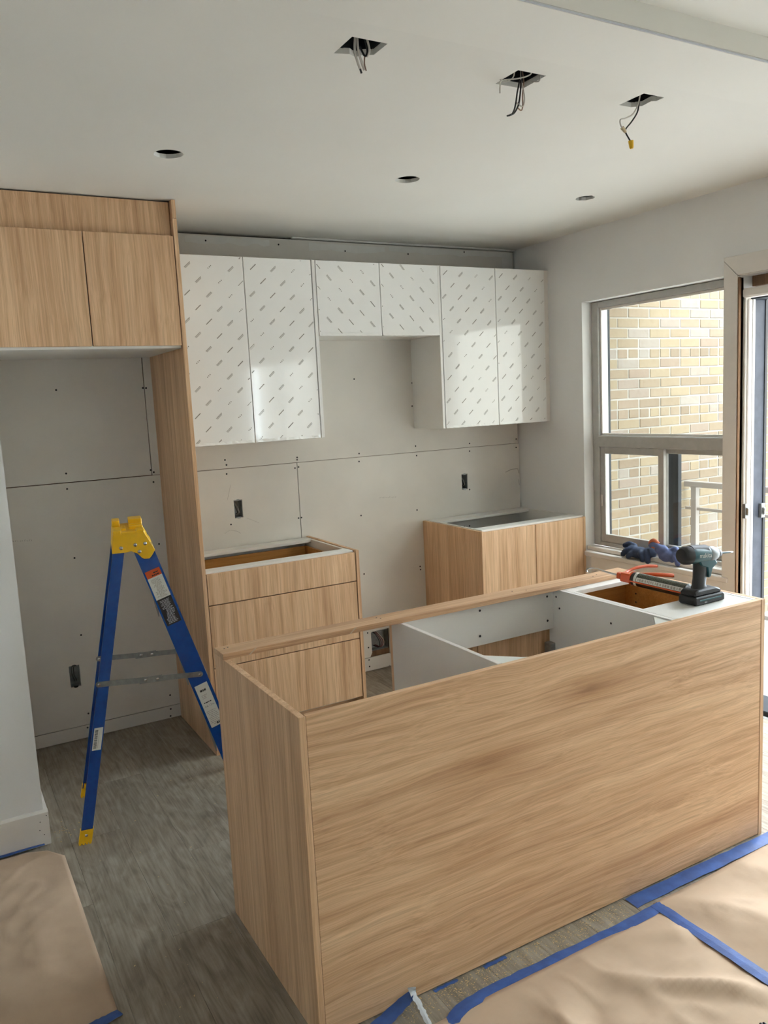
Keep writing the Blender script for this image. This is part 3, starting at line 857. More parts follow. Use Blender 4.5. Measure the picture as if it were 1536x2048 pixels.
# ------------------------------------------------------------------ stepladder (local: x = spread, y = width, z up)
ld = thing('stepladder', 'blue fiberglass stepladder with yellow top cap standing before the fridge niche', 'ladder', (-3.015, -1.06, 0), None, math.atan2(-.178, .984))
WD = .43
def yn(z): return .055 * z
def yfar(z): return WD - .055 * z
RA = lambda z: .222 * z / 1.1            # rear rail centre
FA = lambda z: .645 - (.645 - .312) * z / 1.1   # front rail centre
def rail_bar(cf, hw, side, z0, z1, depth):
    b = MB(); yy = yn if side == 0 else yfar; s = 1 if side == 0 else -1; t = .004
    def seg(a0, a1, d0, d1):
        p = []
        for z in (z0, z1):
            c = cf(z); y = yy(z)
            p += [(c + a0, y + s * d0, z), (c + a1, y + s * d0, z), (c + a1, y + s * d1, z), (c + a0, y + s * d1, z)]
        b.hexa(p)
    seg(-hw, hw, 0, t); seg(-hw, -hw + t, t, depth); seg(hw - t, hw, t, depth)
    return b
for side in (0, 1):
    part('rear_rail', rail_bar(RA, .021, side, .04, 1.12, .022), 'blue_glass', ld, local=True)
    part('front_rail', rail_bar(FA, .038, side, .04, 1.12, .028), 'blue_glass', ld, local=True)
for z in (.29, .575, .86):
    c = FA(z); b = MB()
    b.box(c - .04, c + .04, yn(z) + .004, yfar(z) - .004, z - .003, z + .003, .001)
    b.box(c - .04, c - .036, yn(z) + .005, yfar(z) - .005, z - .028, z - .003); b.box(c + .036, c + .04, yn(z) + .005, yfar(z) - .005, z - .028, z - .003)
    for k in range(5): b.box(c - .034 + k * .016, c - .029 + k * .016, yn(z) + .01, yfar(z) - .01, z + .003, z + .0045)
    part('step', b, 'galv', ld, local=True)
for z in (.42, .8):
    c = RA(z); part('rear_brace', MB().box(c + .004, c + .012, yn(z) + .004, yfar(z) - .004, z - .012, z + .012, .002), 'galv', ld, local=True)
for side in (0, 1):
    for cf, hw, nm_ in ((RA, .024, 'rear_foot'), (FA, .042, 'front_foot')):
        b = MB(); y = yn(0) - .003 if side == 0 else yfar(0) - .025
        sgn = 1 if cf is RA else -1
        b.hexa([(cf(0) - hw, y, .006), (cf(0) + hw, y, .006), (cf(0) + hw, y + .028, .006), (cf(0) - hw, y + .028, .006),
                (cf(.055) - hw, y + .003, .055), (cf(.055) + hw, y + .003, .055), (cf(.055) + hw, y + .027, .055), (cf(.055) - hw, y + .027, .055)])
        n = 4
        for k in range(n):
            u = cf(0) - hw + (k + .15) * 2 * hw / n; b.box(u, u + 1.4 * hw / n, y, y + .028, 0, .007)
        ft = part(nm_, b, 'yellow', ld, local=True)
        part('rivet', MB().ball((cf(.036), y - .0005 if side == 0 else y + .0295, .036), (.006, .003, .006), 10), 'chrome', ft, local=True)
# spreader arms
for side in (0, 1):
    z0_ = .606; z1_ = .585; y = (yn(.6) - .004) if side == 0 else (yfar(.6) + .001)
    if side == 1: y = yfar(.6) - .024
    a0 = RA(z0_) - .018; a1 = FA(z1_) + .014; am = (a0 + a1) / 2
    def zz(a): return z0_ + (z1_ - z0_) * (a - a0) / (a1 - a0)
    b = MB()
    for u0, u1, yo in ((a0, am + .03, 0), (am - .03, a1, .002)):
        b.hexa([(u0, y + yo, zz(u0) - .0105), (u1, y + yo, zz(u1) - .0105), (u1, y + yo + .002, zz(u1) - .0105), (u0, y + yo + .002, zz(u0) - .0105),
                (u0, y + yo, zz(u0) + .0105), (u1, y + yo, zz(u1) + .0105), (u1, y + yo + .002, zz(u1) + .0105), (u0, y + yo + .002, zz(u0) + .0105)])
    for u in (a0, a1): b.lathe((u, y + (0 if u == a0 else .002), zz(u)), (0, 1, 0), [(0, .0105), (.002, .0105)], 14)
    b.box(am - .042, am + .044, y - .0015, y, zz(am) - .0125, zz(am) + .0125, .0005)
    sp = part('spreader', b, 'galv', ld, local=True)
    for u in (a0 + .002, am - .018, am + .026, a1 - .002): part('rivet', MB().ball((u, y - .0018, zz(u)), (.0058, .0028, .0058), 10), 'chrome', sp, local=True)
# yellow top cap
yc0, yc1 = yn(1.12) - .006, yfar(1.12) + .006
b = MB()
face = [(.199, 1.094), (.248, 1.094), (.268, 1.097), (.289, 1.086), (.304, 1.068), (.312, 1.063), (.331, 1.062), (.339, 1.070), (.355, 1.093), (.322, 1.163), (.206, 1.163)]
b.prism(face, 'y', yc0, yc0 + .005, .001); b.prism(face, 'y', yc1 - .005, yc1, .001)
for (u0, u1, w0, w1) in ((.198, .206, .003, .003), (.354, .322, -.004, -.004)):
    b.hexa([(u0, yc0 + .005, 1.094), (u0 + w0 + .001, yc0 + .005, 1.094), (u0 + w0 + .001, yc1 - .005, 1.094), (u0, yc1 - .005, 1.094),
            (u1, yc0 + .005, 1.163), (u1 + w1 + .001, yc0 + .005, 1.163), (u1 + w1 + .001, yc1 - .005, 1.163), (u1, yc1 - .005, 1.163)])
b.box(.206, .322, yc0 + .003, yc1 - .003, 1.158, 1.166, .002)
cap = part('top_cap', b, 'yellow', ld, local=True)
b = MB()
for (u0, u1, v0, v1, z) in ((.208, .238, yc0 + .002, yc0 + .09, 1.178), (.292, .322, yc0 + .002, yc0 + .09, 1.174), (.208, .238, yc1 - .1, yc1 - .002, 1.190), (.272, .324, yc1 - .1, yc1 - .002, 1.192),
                            (.238, .292, yc0 + .002, yc0 + .02, 1.172), (.240, .258, yc0 + .10, yc0 + .2, 1.172), (.27, .322, yc0 + .12, yc0 + .14, 1.178), (.27, .322, yc0 + .18, yc0 + .2, 1.178)):
    b.box(u0, u1, v0, v1, 1.160, z, .003)
part('tray_ridge', b, 'yellow', cap, local=True)
for u, z in ((.232, 1.113), (.284, 1.120), (.320, 1.122), (.297, 1.093)): part('rivet', MB().ball((u, yc0 - .0005, z), (.0075, .0045, .0075), 12), 'chrome', cap, local=True)
# stickers, flat print on the near rails
def on_rail(cf, u, z, off):   # u across the rail, z height
    return (cf(z) + u, yn(z) - off, z)
def sticker(cf, u0, u1, z0, z1, off, tilt=0.0):
    return MB().add([on_rail(cf, u0, z0 + tilt * u0, off), on_rail(cf, u1, z0 + tilt * u1, off), on_rail(cf, u1, z1 + tilt * u1, off), on_rail(cf, u0, z1 + tilt * u0, off)], [(0, 1, 2, 3)])
TL = .3
lb = part('warning_sticker', sticker(FA, -.031, .029, .905, .99, .0006, TL), 'white_print', ld, local=True, label='white warning sticker with orange heading')
part('heading', sticker(FA, -.031, .029, .99, 1.018, .0007, TL), 'orange_print', lb, local=True)
part('lower_field', sticker(FA, -.031, .029, .80, .905, .0006, TL), 'black_print', lb, local=True)
def lines(z0, z1, n, mat, off, u0=-.022, u1=.022, par=None, seed=1, thick=.0022, cf=FA, tl=TL):
    rnd = random.Random(seed); b = MB()
    for k in range(n):
        z = z0 + (z1 - z0) * k / n; u = u0 + (0 if rnd.random() < .5 else rnd.uniform(0, .012)); e = u1 - rnd.uniform(0, .012)
        while u < e:
            w = rnd.uniform(.004, .011); ue = min(u + w, e)
            b.add(sticker(cf, u, ue, z, z + thick, off, tl).v, [(0, 1, 2, 3)]); u = ue + .0018
    part('print_lines', b, mat, par, local=True, kind='stuff')
lines(.91, .985, 17, 'pencil', .0009, par=lb, seed=2)
lines(.806, .90, 21, 'tape_back', .0009, par=lb, seed=3, thick=.0018)
lines(.994, 1.012, 2, 'black_print', .0010, -.010, .022, lb, 4, .005)
lb2 = part('size_sticker', sticker(FA, -.028, .026, .37, .545, .0006, TL), 'white_print', ld, local=True, label='white size sticker on the front rail')
lines(.38, .44, 9, 'pencil', .0009, par=lb2, seed=5)
lines(.376, .386, 1, 'black_print', .0010, -.01, .02, lb2, 6, .009)
lines(.515, .53, 1, 'black_print', .0010, -.014, .014, lb2, 7, .008)
lines(.487, .505, 3, 'pencil', .0009, -.016, .014, lb2, 8)
lines(.468, .474, 1, 'black_print', .0010, -.018, .018, lb2, 9, .004)
def text_on(parent, body, size, mat, fn, name='lettering', org=(0, 0, 0)):
    cu = bpy.data.curves.new(name, 'FONT'); cu.body = body; cu.size = 1.0; cu.align_x = 'CENTER'; cu.align_y = 'CENTER'; cu.resolution_u = 2
    o = bpy.data.objects.new('tmp_text', cu); COL.objects.link(o)
    dg = bpy.context.evaluated_depsgraph_get()
    me = bpy.data.meshes.new_from_object(o.evaluated_get(dg))
    bpy.data.objects.remove(o); bpy.data.curves.remove(cu)
    for v in me.vertices: v.co = Vector(fn(v.co.x * size, v.co.y * size)) - Vector(org)
    me.name = name; me.materials.clear(); me.materials.append(M[mat])
    t = bpy.data.objects.new(name, me); COL.objects.link(t); t.parent = parent
    return t
text_on(lb2, '4 ft. 1.2 m', .0095, 'black_print', lambda x, y: on_rail(FA, x, .455 + y + TL * x, .0011))
lb3 = part('barcode_sticker', sticker(RA, -.015, .017, .355, .44, .0006), 'white_print', ld, local=True, label='white barcode sticker on the rear rail')
b = MB(); rnd = random.Random(4); z = .362
while z < .432:
    w = rnd.uniform(.001, .0035); b.add(sticker(RA, -.011, .0, z, z + w, .0009).v, [(0, 1, 2, 3)]); z += w + rnd.uniform(.001, .003)
part('barcode', b, 'black_print', lb3, local=True, kind='stuff')
lines(.362, .43, 1, 'pencil', .0009, .004, .013, lb3, 12, .06, RA, 0)

# ------------------------------------------------------------------ electrical boxes
for i, (o, lab) in enumerate(zip(OUT, ('open metal outlet box in the drywall above the drawer cabinet', 'open metal outlet box in the drywall above the corner cabinet', 'open metal outlet box low in the fridge niche wall'))):
    x, z, a, h = o
    t = thing('outlet_box', lab, 'outlet box', (x, 0.03, z - h), 'open outlet boxes in the back wall')
    b = MB(); d = .06; aa, hh = a - .0015, h - .004
    b.box(x - aa, x + aa, d - .002, d, z - hh, z + hh)
    b.box(x - aa, x - aa + .0015, .003, d, z - hh, z + hh); b.box(x + aa - .0015, x + aa, .003, d, z - hh, z + hh)
    b.box(x - aa, x + aa, .003, d, z + hh - .0015, z + hh); b.box(x - aa, x + aa, .003, d, z - hh, z - hh + .0015)
    part('box_shell', b, 'galv', t)
    for s in (-1, 1):
        e = MB().prism([(x - .012, z + s * hh), (x + .012, z + s * hh), (x + .009, z + s * (hh + .006)), (x + .004, z + s * (hh + .008)), (x - .004, z + s * (hh + .008)), (x - .009, z + s * (hh + .006))], 'y', -.0015, .0035)
        part('mounting_ear', e, 'black_metal' if i == 2 else 'galv', t)
    for k, (dx, m_) in enumerate(((-.006, 'wire_black'), (.004, 'wire_white' if i < 2 else 'wire_black'))):
        part('wire', MB().tube(spline([(x + dx, .055, z + hh * .7), (x + dx - .006, .02, z + hh * .35), (x + dx - .004, .008, z), (x + dx + .004, .016, z - hh * .5), (x + dx + .006, .05, z - hh * .7)], 5), .0019, 6), m_, t)
t = thing('wall_box', 'large square metal box with red and white wires low between the base cabinets', 'outlet box', (-1.11, .04, .115))
b = MB(); b.box(-1.168, -1.05, .058, .06, .118, .236); b.box(-1.168, -1.166, .014, .06, .118, .236); b.box(-1.052, -1.05, .014, .06, .118, .236); b.box(-1.168, -1.05, .014, .06, .234, .236); b.box(-1.168, -1.05, .014, .06, .118, .12)
part('box_shell', b, 'galv', t)
for k, (m_, dx) in enumerate((('wire_red', 0), ('wire_red', .01), ('wire_black', -.008), ('wire_white', .014))):
    part('wire', MB().tube(spline([(-1.135 + dx, .05, .23), (-1.128 + dx, .012, .215), (-1.105 + dx * 1.4, .004, .17), (-1.112 + dx, .01, .135), (-1.13 + dx, .05, .14)], 6), .0024, 6), m_, t)
part('bottom_plate', MB().box(-1.186, -1.04, .0135, .08, .084, .117), 'raw_wood', t)

def wire(t, pts, mat, r=.0021):
    return part('wire', MB().tube(spline(pts, 7), r * 1.25, 7), mat, t)
def ceiling_box(i, lab):
    x, y = PEND[i]
    t = thing('ceiling_box', lab, 'ceiling box', (x, y, H), 'pendant wiring boxes in the ceiling')
    b = MB(); a = .046; z0_, z1_ = H + .014, H + .062
    b.box(x - a, x + a, y - a, y + a, z1_ - .0015, z1_)
    b.box(x - a, x - a + .0015, y - a, y + a, z0_, z1_); b.box(x + a - .0015, x + a, y - a, y + a, z0_, z1_)
    b.box(x - a, x + a, y - a, y - a + .0015, z0_, z1_); b.box(x - a, x + a, y + a - .0015, y + a, z0_, z1_)
    part('box_shell', b, 'dark_alum', t)  # galvanized box coloured dark to stand for the shade inside the hole
    return t, x, y
t, x, y = ceiling_box(0, 'square ceiling box with short cut wires, farthest left of three')
wire(t, [(x - .01, y, H + .05), (x - .014, y + .005, H + .0), (x - .012, y, H - .03), (x - .004, y, H - .05)], 'wire_white', .0026)
wire(t, [(x - .004, y, H - .048), (x + .0, y, H - .06)], 'wire_black', .0022)
wire(t, [(x - .005, y + .004, H + .05), (x - .005, y + .004, H + .0), (x + .002, y + .002, H - .03), (x + .008, y, H - .052)], 'wire_white', .0026)
wire(t, [(x + .0, y - .01, H + .05), (x + .012, y - .006, H + .02), (x + .018, y - .004, H - .005), (x + .012, y, H - .016), (x + .004, y + .01, H + .01)], 'wire_black', .0022)
wire(t, [(x + .004, y - .014, H + .05), (x + .016, y - .01, H + .02), (x + .022, y - .008, H - .004), (x + .018, y, H - .018)], 'wire_white', .0022)
wire(t, [(x + .012, y, H - .016), (x + .01, y, H - .035), (x + .014, y, H - .052)], 'wire_brown', .0014)
t, x, y = ceiling_box(1, 'square ceiling box with long tangled black and white wires, middle of three')
wire(t, [(x - .005, y, H + .05), (x - .004, y, H + .0), (x - .014, y, H - .04), (x - .022, y, H - .075), (x - .034, y, H - .098), (x - .05, y + .004, H - .104)], 'wire_black', .002)
wire(t, [(x + .002, y, H + .05), (x + .002, y, H + .0), (x - .002, y, H - .035), (x - .01, y, H - .07), (x - .026, y, H - .094), (x - .042, y, H - .102)], 'wire_black', .002)
wire(t, [(x + .006, y, H + .05), (x + .0, y, H + .01), (x + .008, y, H - .02), (x + .013, y, H - .05), (x + .006, y, H - .072), (x - .012, y, H - .068), (x - .018, y, H - .062)], 'wire_white', .0018)
wire(t, [(x + .0, y, H + .05), (x + .012, y, H + .0), (x + .006, y, H - .04), (x + .006, y, H - .07), (x + .0, y, H - .084), (x - .014, y, H - .078)], 'wire_brown', .0015)
wire(t, [(x + .02, y - .03, H + .03), (x + .012, y - .03, H + .006), (x - .016, y - .01, H - .002), (x - .05, y + .01, H - .004), (x - .064, y + .01, H - .012), (x - .072, y + .005, H - .03), (x - .074, y + .003, H - .046)], 'wire_white', .0016)
wire(t, [(x - .03, y - .01, H + .04), (x - .026, y, H + .004), (x - .045, y + .02, H - .006), (x - .06, y + .02, H + .002)], 'wire_white', .0016)
wire(t, [(x + .05, y - .03, H + .01), (x + .052, y - .02, H - .004), (x + .045, y + .005, H + .004)], 'wire_white', .0016)
t, x, y = ceiling_box(2, 'square ceiling box with a dangling wire in a yellow wire nut, nearest the balcony door')
wire(t, [(x - .01, y - .01, H + .05), (x - .012, y, H - .005), (x - .032, y + .005, H - .04), (x - .06, y + .01, H - .055), (x - .082, y + .01, H - .062), (x - .084, y + .008, H - .078), (x - .078, y + .005, H - .09)], 'wire_white', .0019)
wire(t, [(x - .006, y - .01, H + .05), (x - .010, y, H - .005), (x - .018, y, H - .035), (x - .042, y + .002, H - .066), (x - .064, y + .004, H - .088), (x - .066, y + .004, H - .1), (x - .054, y + .002, H - .118), (x - .047, y, H - .128)], 'wire_black', .0019)
part('wire_nut', MB().lathe((x - .080, y + .006, H - .086), (.7, -.1, -.7), [(0, .0062), (.012, .0055), (.02, .0042)], 14), 'nut_cream', t, label='cream wire nut')
part('wire_nut', MB().lathe((x - .0475, y, H - .124), (.12, 0, -1), [(0, .0082), (.006, .008), (.02, .0066), (.024, .005)], 14), 'nut_yellow', t, label='yellow wire nut')

# ------------------------------------------------------------------ paper, tape, dust
def paper(name, label, corners, n, m, amp, seed, group=None, cutf=None):
    """wrinkled sheet over a quad, real thickness"""
    c = [Vector((p[0], p[1])) for p in corners]
    V = []; F = []
    for j in range(m + 1):
        for i in range(n + 1):
            u, v = i / n, j / m
            p = (c[0] * (1 - u) + c[1] * u) * (1 - v) + (c[3] * (1 - u) + c[2] * u) * v
            if cutf: p = cutf(p, u, v)
            q = Vector((p.x * 2.2, p.y * 2.2, seed))
            h = noise.fractal(q, .8, 2.0, 4) * .5 + .5
            ridge = 1 - abs(noise.noise(Vector((p.x * 3.1 + p.y * 1.7, p.y * 2.3 - p.x, seed + 4))))
            ridge2 = 1 - abs(noise.noise(Vector((p.x * 7.3 - p.y * 2.1, p.y * 6.1 + p.x * 1.4, seed + 9))))
            e = min(u, v, 1 - u, 1 - v) * 8; e = min(1, e) * .85 + .15
            z = .0015 + amp * e * (h * .6 + max(0, ridge - .70) * 3.4 + max(0, ridge2 - .8) * 1.1)
            V.append((p.x, p.y, max(.0012, z)))
    for j in range(m):
        for i in range(n): F.append((j * (n + 1) + i, j * (n + 1) + i + 1, (j + 1) * (n + 1) + i + 1, (j + 1) * (n + 1) + i))
    mb = MB().add(V, F, True)
    o = Vector((sum(p[0] for p in corners) / 4, sum(p[1] for p in corners) / 4, 0))
    ob = single(name, mb, 'kraft', label, 'paper', o, group)
    ob.data.set_sharp_from_angle(angle=1.2)
    sd = ob.modifiers.new('thickness', 'SOLIDIFY'); sd.thickness = .0008; sd.offset = 1
    return ob
def cut_left(p, u, v):
    # rounded near corner of the sheet by the wall end
    if u > .9 and v > .9: return Vector((p.x - .05 * (u - .9) * 10 * (v - .9) * 10, p.y - .03 * (u - .9) * 10 * (v - .9) * 10))
    return p
paper('kraft_paper', 'brown kraft paper sheet on the floor along the white wall end', [(-4.3, -2.04), (-3.092, -2.04), (-3.095, -.998), (-4.3, -.998)], 90, 80, .016, 2.0, 'kraft paper floor coverings', cut_left)
paper('kraft_paper', 'crumpled brown kraft paper in front of the island, far side of the tape seam', [(-1.548, -4.6), (-.02, -4.6), (-.02, -2.475), (-1.548, -2.50)], 100, 130, .024, 5.0, 'kraft paper floor coverings')
paper('kraft_paper', 'crumpled brown kraft paper in front of the island, near side of the tape seam', [(-3.0, -4.6), (-1.552, -4.6), (-1.552, -2.535), (-2.46, -2.535)], 90, 130, .024, 9.0, 'kraft paper floor coverings')

def ribbon(name, label, pts, widths, seed, group='strips of blue masking tape', mat='tape'):
    """tape strip: centre line points, width per point, lying in the plane except where lifted"""
    rnd = random.Random(seed); P = spline(pts, 6); n = len(P); V = []; F = []
    for i, p in enumerate(P):
        t = (P[min(i + 1, n - 1)] - P[max(i - 1, 0)]); t.z = 0; t.normalize()
        s = Vector((-t.y, t.x, 0)); w = widths[0] + (widths[1] - widths[0]) * i / (n - 1)
        j1, j2 = rnd.uniform(-.002, .002), rnd.uniform(-.002, .002)
        V += [p + s * (w / 2 + j1), p + Vector((0, 0, .001)), p - s * (w / 2 + j2)]
    for i in range(n - 1):
        for k in range(2): F.append((i * 3 + k, i * 3 + k + 1, i * 3 + k + 4, i * 3 + k + 3))
    o = sum(P, Vector()) / n; o.z = 0
    ob = single(name, MB().add(V, F), mat, label, 'tape', o, group)
    sd = ob.modifiers.new('thickness', 'SOLIDIFY'); sd.thickness = .0006; sd.offset = 1
    return ob
ribbon('masking_tape', 'wide blue tape along the foot of the island toward the door', [(-1.60, -2.457, .0015), (-1.3, -2.462, .006), (-1.0, -2.462, .004), (-.6, -2.455, .003), (-.1, -2.45, .003)], (.054, .046), 1)
ribbon('masking_tape', 'blue tape edging the paper near the exposed dusty floor strip', [(-1.53, -2.522, .006), (-1.75, -2.526, .004), (-1.95, -2.523, .005), (-2.15, -2.520, .004), (-2.29, -2.530, .008), (-2.36, -2.556, .004)], (.038, .036), 2)
ribbon('masking_tape', 'blue tape seam joining the two paper sheets', [(-1.545, -2.505, .006), (-1.55, -2.75, .0085), (-1.553, -3.1, .0085), (-1.552, -3.7, .0085), (-1.55, -4.4, .008)], (.042, .042), 3)
ribbon('masking_tape', 'loose torn blue tape curling up against the island front', [(-2.66, -2.505, .002), (-2.56, -2.475, .004), (-2.47, -2.453, .014), (-2.415, -2.441, .026), (-2.402, -2.446, .034)], (.05, .03), 4)
ribbon('masking_tape', 'pale underside of a tape flap folded back across the floor strip', [(-2.402, -2.4385, .048), (-2.404, -2.446, .036), (-2.402, -2.475, .02), (-2.404, -2.51, .007), (-2.415, -2.555, .004)], (.02, .012), 5, mat='tape_back')
ribbon('masking_tape', 'blue tape sealing paper to the white baseboard', [(-3.15, -.988, .010), (-3.22, -.992, .013), (-3.3, -.992, .012), (-3.42, -.99, .011), (-3.7, -.988, .01)], (.012, .026), 6)
ribbon('masking_tape', 'blue tape at the near corner of the paper by the wall', [(-3.088, -2.03, .003), (-3.13, -2.046, .008), (-3.2, -2.055, .008), (-3.4, -2.06, .007)], (.03, .045), 7)
ribbon('masking_tape', 'small scrap of blue tape stuck under the island edge', [(-2.16, -2.434, .0012), (-2.12, -2.433, .0012), (-2.08, -2.432, .0012)], (.014, .012), 8)
ribbon('masking_tape', 'thin scrap of blue tape nearer the torn tape at the island edge', [(-2.33, -2.433, .0012), (-2.29, -2.4325, .0012), (-2.25, -2.432, .0012)], (.012, .01), 9)

dm = MB(); rd = random.Random(21)
def chip(x, y, s, z=0.0003):
    a = rd.uniform(0, PI); l = s * rd.uniform(.8, 2.2); w = s * rd.uniform(.4, .9)
    ca, sa = math.cos(a), math.sin(a)
    p = []
    for zz_ in (z, z + s * .5):
        for u, v in ((-l, -w), (l, -w), (l, w), (-l, w)): p.append((x + u * ca - v * sa, y + u * sa + v * ca, zz_))
    dm.hexa(p)
for k in range(1500): chip(rd.uniform(-2.45, -1.62), -2.432 - abs(rd.gauss(0, .035)) if rd.random() < .5 else rd.uniform(-2.50, -2.433), rd.choice((.0004, .0005, .0006, .0008, .0008, .0014)))
for k in range(90): chip(rd.uniform(-3.05, -2.68), rd.uniform(-2.6, -.05), rd.choice((.0008, .001, .0015)))
for k in range(40): chip(rd.gauss(-3.06, .03), rd.gauss(-.90, .04), rd.choice((.001, .0014, .002)))
for k in range(60): chip(rd.uniform(-2.6, -2.36), rd.uniform(-1.6, -.5), rd.choice((.0008, .001, .0014)))
o = single('sawdust', dm, 'chip', 'pale sawdust and wood chips strewn on the vinyl floor', 'sawdust', (0, 0, 0)); o['kind'] = 'stuff'
single('debris', MB().ball((-1.72, -3.0, .02), (.006, .005, .004), 8).ball((-1.712, -3.004, .021), (.004, .006, .003), 8), 'black_metal', 'tiny dark crumb of debris lying on the kraft paper', 'debris', (-1.72, -3.0, .016))

# ------------------------------------------------------------------ cordless driver
dv = thing('cordless_driver', 'teal and black cordless driver standing on its battery on the island', 'drill', (-1.09, -2.312, HI))
ax = Vector((.985, -.05, -.075)).normalized()     # muzzle direction
bc = Vector((-1.19, -2.307, 1.043))
def along(t, dy=0, dz=0): return bc + ax * t + Vector((0, dy, dz))
part('motor_housing', MB().lathe(bc, ax, [(0.0, .014), (.004, .024), (.014, .030), (.05, .031), (.075, .030), (.105, .0285), (.12, .027)], 24), 'teal', dv)
part('rear_cap', MB().lathe(bc - ax * .002, ax, [(-.004, .012), (0, .024), (.012, .0312), (.034, .0322), (.036, .030)], 24), 'black_rubber', dv)
part('hammer_case', MB().lathe(along(.118), ax, [(0, .0275), (.006, .0285), (.03, .026), (.045, .019), (.05, .0165)], 24), 'case_grey', dv)
part('nose_guard', MB().lathe(along(.162), ax, [(0, .0195), (.006, .019), (.012, .014), (.022, .0115), (.026, .009)], 20), 'black_rubber', dv)
bit = part('driver_bit', MB().lathe(along(.186), ax, [(0, .0034), (.045, .0034), (.05, .0024), (.062, .0026), (.064, .001)], 8), M['teal'], dv)
part('bit_tip', MB().lathe(along(.236), ax, [(0, .0028), (.012, .0028), (.015, .001)], 8), 'chrome', bit)
gp = MB().box(-.05, .115, -.0335, .0335, .004, .028, .008); 
part('top_grip', MB().lathe(along(.03, 0, .010), ax, [(0, .020), (.006, .0245), (.08, .0235), (.085, .018)], 20), 'black_rubber', dv)
hd = MB()
ring = []
secs = [(-1.096, 1.035, .038, .021), (-1.099, 1.012, .036, .0195), (-1.102, .985, .032, .018), (-1.106, .955, .029, .0175), (-1.110, .93, .030, .018), (-1.110, .912, .036, .022)]
seg = 16; V = []
for (cx_, cz_, rx_, ry_) in secs:
    V += [(cx_ + rx_ * math.cos(2 * PI * k / seg), -2.312 + ry_ * math.sin(2 * PI * k / seg), cz_) for k in range(seg)]
F = [(i * seg + k, i * seg + (k + 1) % seg, (i + 1) * seg + (k + 1) % seg, (i + 1) * seg + k) for i in range(len(secs) - 1) for k in range(seg)]
F += [tuple(range(seg)), tuple(range((len(secs) - 1) * seg, len(secs) * seg))]
part('handle', hd.add(V, F, True), 'black_rubber', dv)
part('neck', MB().prism([(-1.132, 1.022), (-1.05, 1.018), (-1.035, 1.000), (-1.062, .984), (-1.07, .955), (-1.084, .955), (-1.09, .99), (-1.118, 1.0)], 'y', -2.333, -2.291, .004), 'teal', dv)
part('trigger', MB().prism([(-1.068, .998), (-1.045, .996), (-1.052, .975), (-1.066, .962), (-1.073, .968)], 'y', -2.322, -2.302, .003), 'black_rubber', dv)
bs = part('battery_mount', MB().prism([(-1.166, .914), (-1.15, .922), (-1.06, .922), (-1.034, .912), (-1.03, .900), (-1.168, .900)], 'y', -2.345, -2.279, .005), 'black_rubber', dv)
bt = part('battery', MB().prism([(-1.166, .900), (-1.028, .900), (-1.02, .892), (-1.02, HI + .0005), (-1.168, HI + .0005), (-1.17, .892)], 'y', -2.349, -2.275, .004), 'black_rubber', dv)
part('side_grip', MB().box(-1.15, -1.04, -2.3505, -2.349, .884, .889, .0006), 'teal', bt)
text_on(dv, 'makita', .022, 'white_print', lambda x, y: tuple(along(.078 + x, -.0322, y + .001)), 'maker_lettering', dv.location)
text_on(bt, '18V', .009, 'tape_back', lambda x, y: (-1.12 + x, -2.3502, .8775 + y), 'voltage_lettering', dv.location)

# ------------------------------------------------------------------ caulking gun
cg = thing('caulking_gun', 'orange caulking gun with a dark cartridge lying across the open drawer bay', 'caulking gun', (-1.13, -2.1, HI))
A = Vector((-1.150, -2.055, .915)); B = Vector((-1.105, -2.262, .8985))
d = (B - A).normalized(); side_v = d.cross(Vector((0, 0, 1))).normalized(); upv = side_v.cross(d)
L_ = (B - A).length
def G(t, s=0, u=0): return A + d * t + side_v * s + upv * u
part('cartridge', MB().lathe(A, d, [(0, .0245), (.003, .0255), (L_ - .004, .0255), (L_, .0235)], 28), 'tube_black', cg)
b = MB()
V = []; F = []; n = 14; r_ = .0258
def band(a0, a1, t0, t1):
    V = []; k = 16
    for t in (t0, t1):
        for i in range(k + 1):
            a = a0 + (a1 - a0) * i / k; V.append(G(t, r_ * math.cos(a), r_ * math.sin(a)))
    return MB().add(V, [(i, i + 1, i + k + 2, i + k + 1) for i in range(k)], True)
part('camouflage_band', band(.62, 2.6, .024, L_ - .004), 'camo', cg)
wb_ = part('white_label', band(-.02, .58, .024, L_ - .006), 'white_print', cg)
part('white_ring', MB().lathe(G(.012), d, [(0, .0257), (.009, .0258), (.010, .0255)], 28), 'white_print', cg)
r_ = .0261
lm = MB()
rnd = random.Random(8); t_ = .03
while t_ < L_ - .02:
    w = rnd.uniform(.003, .008); x_ = band(.06 + rnd.uniform(0, .1), .44, t_, t_ + w); lm.add(x_.v, x_.f, True); t_ += w + rnd.uniform(.002, .006)
part('label_print', lm, 'pencil', wb_, kind='stuff')
# carriage: plate, two side strips, grip body, trigger, rod
part('front_hook', MB().lathe(G(L_ - .001), d, [(0, .0275), (.003, .0275)], 24), 'galv', cg)
part('rear_plate', MB().lathe(G(-.006), d, [(0, .027), (.004, .027)], 24), 'orange_metal', cg)
b = MB()
for s in (-1, 1): b.tube([G(-.004, s * .0265, -.004), G(L_ + .001, s * .0265, -.004)], .0028, 6)
part('cradle_strip', b, 'orange_metal', cg)
def obox(t0, t1, s0, s1, u0, u1, bev=.002):
    mat = Matrix.Identity(4)
    mat.col[0].xyz = d; mat.col[1].xyz = side_v; mat.col[2].xyz = upv; mat.translation = A
    return MB().box(t0, t1, s0, s1, u0, u1, bev, mat)
b = obox(-.05, -.006, -.013, .013, -.018, .016, .003); b2 = obox(-.068, -.0505, -.010, .010, -.012, .012, .003)
b.add(b2.v, b2.f)
part('grip_body', b, 'orange_metal', cg)
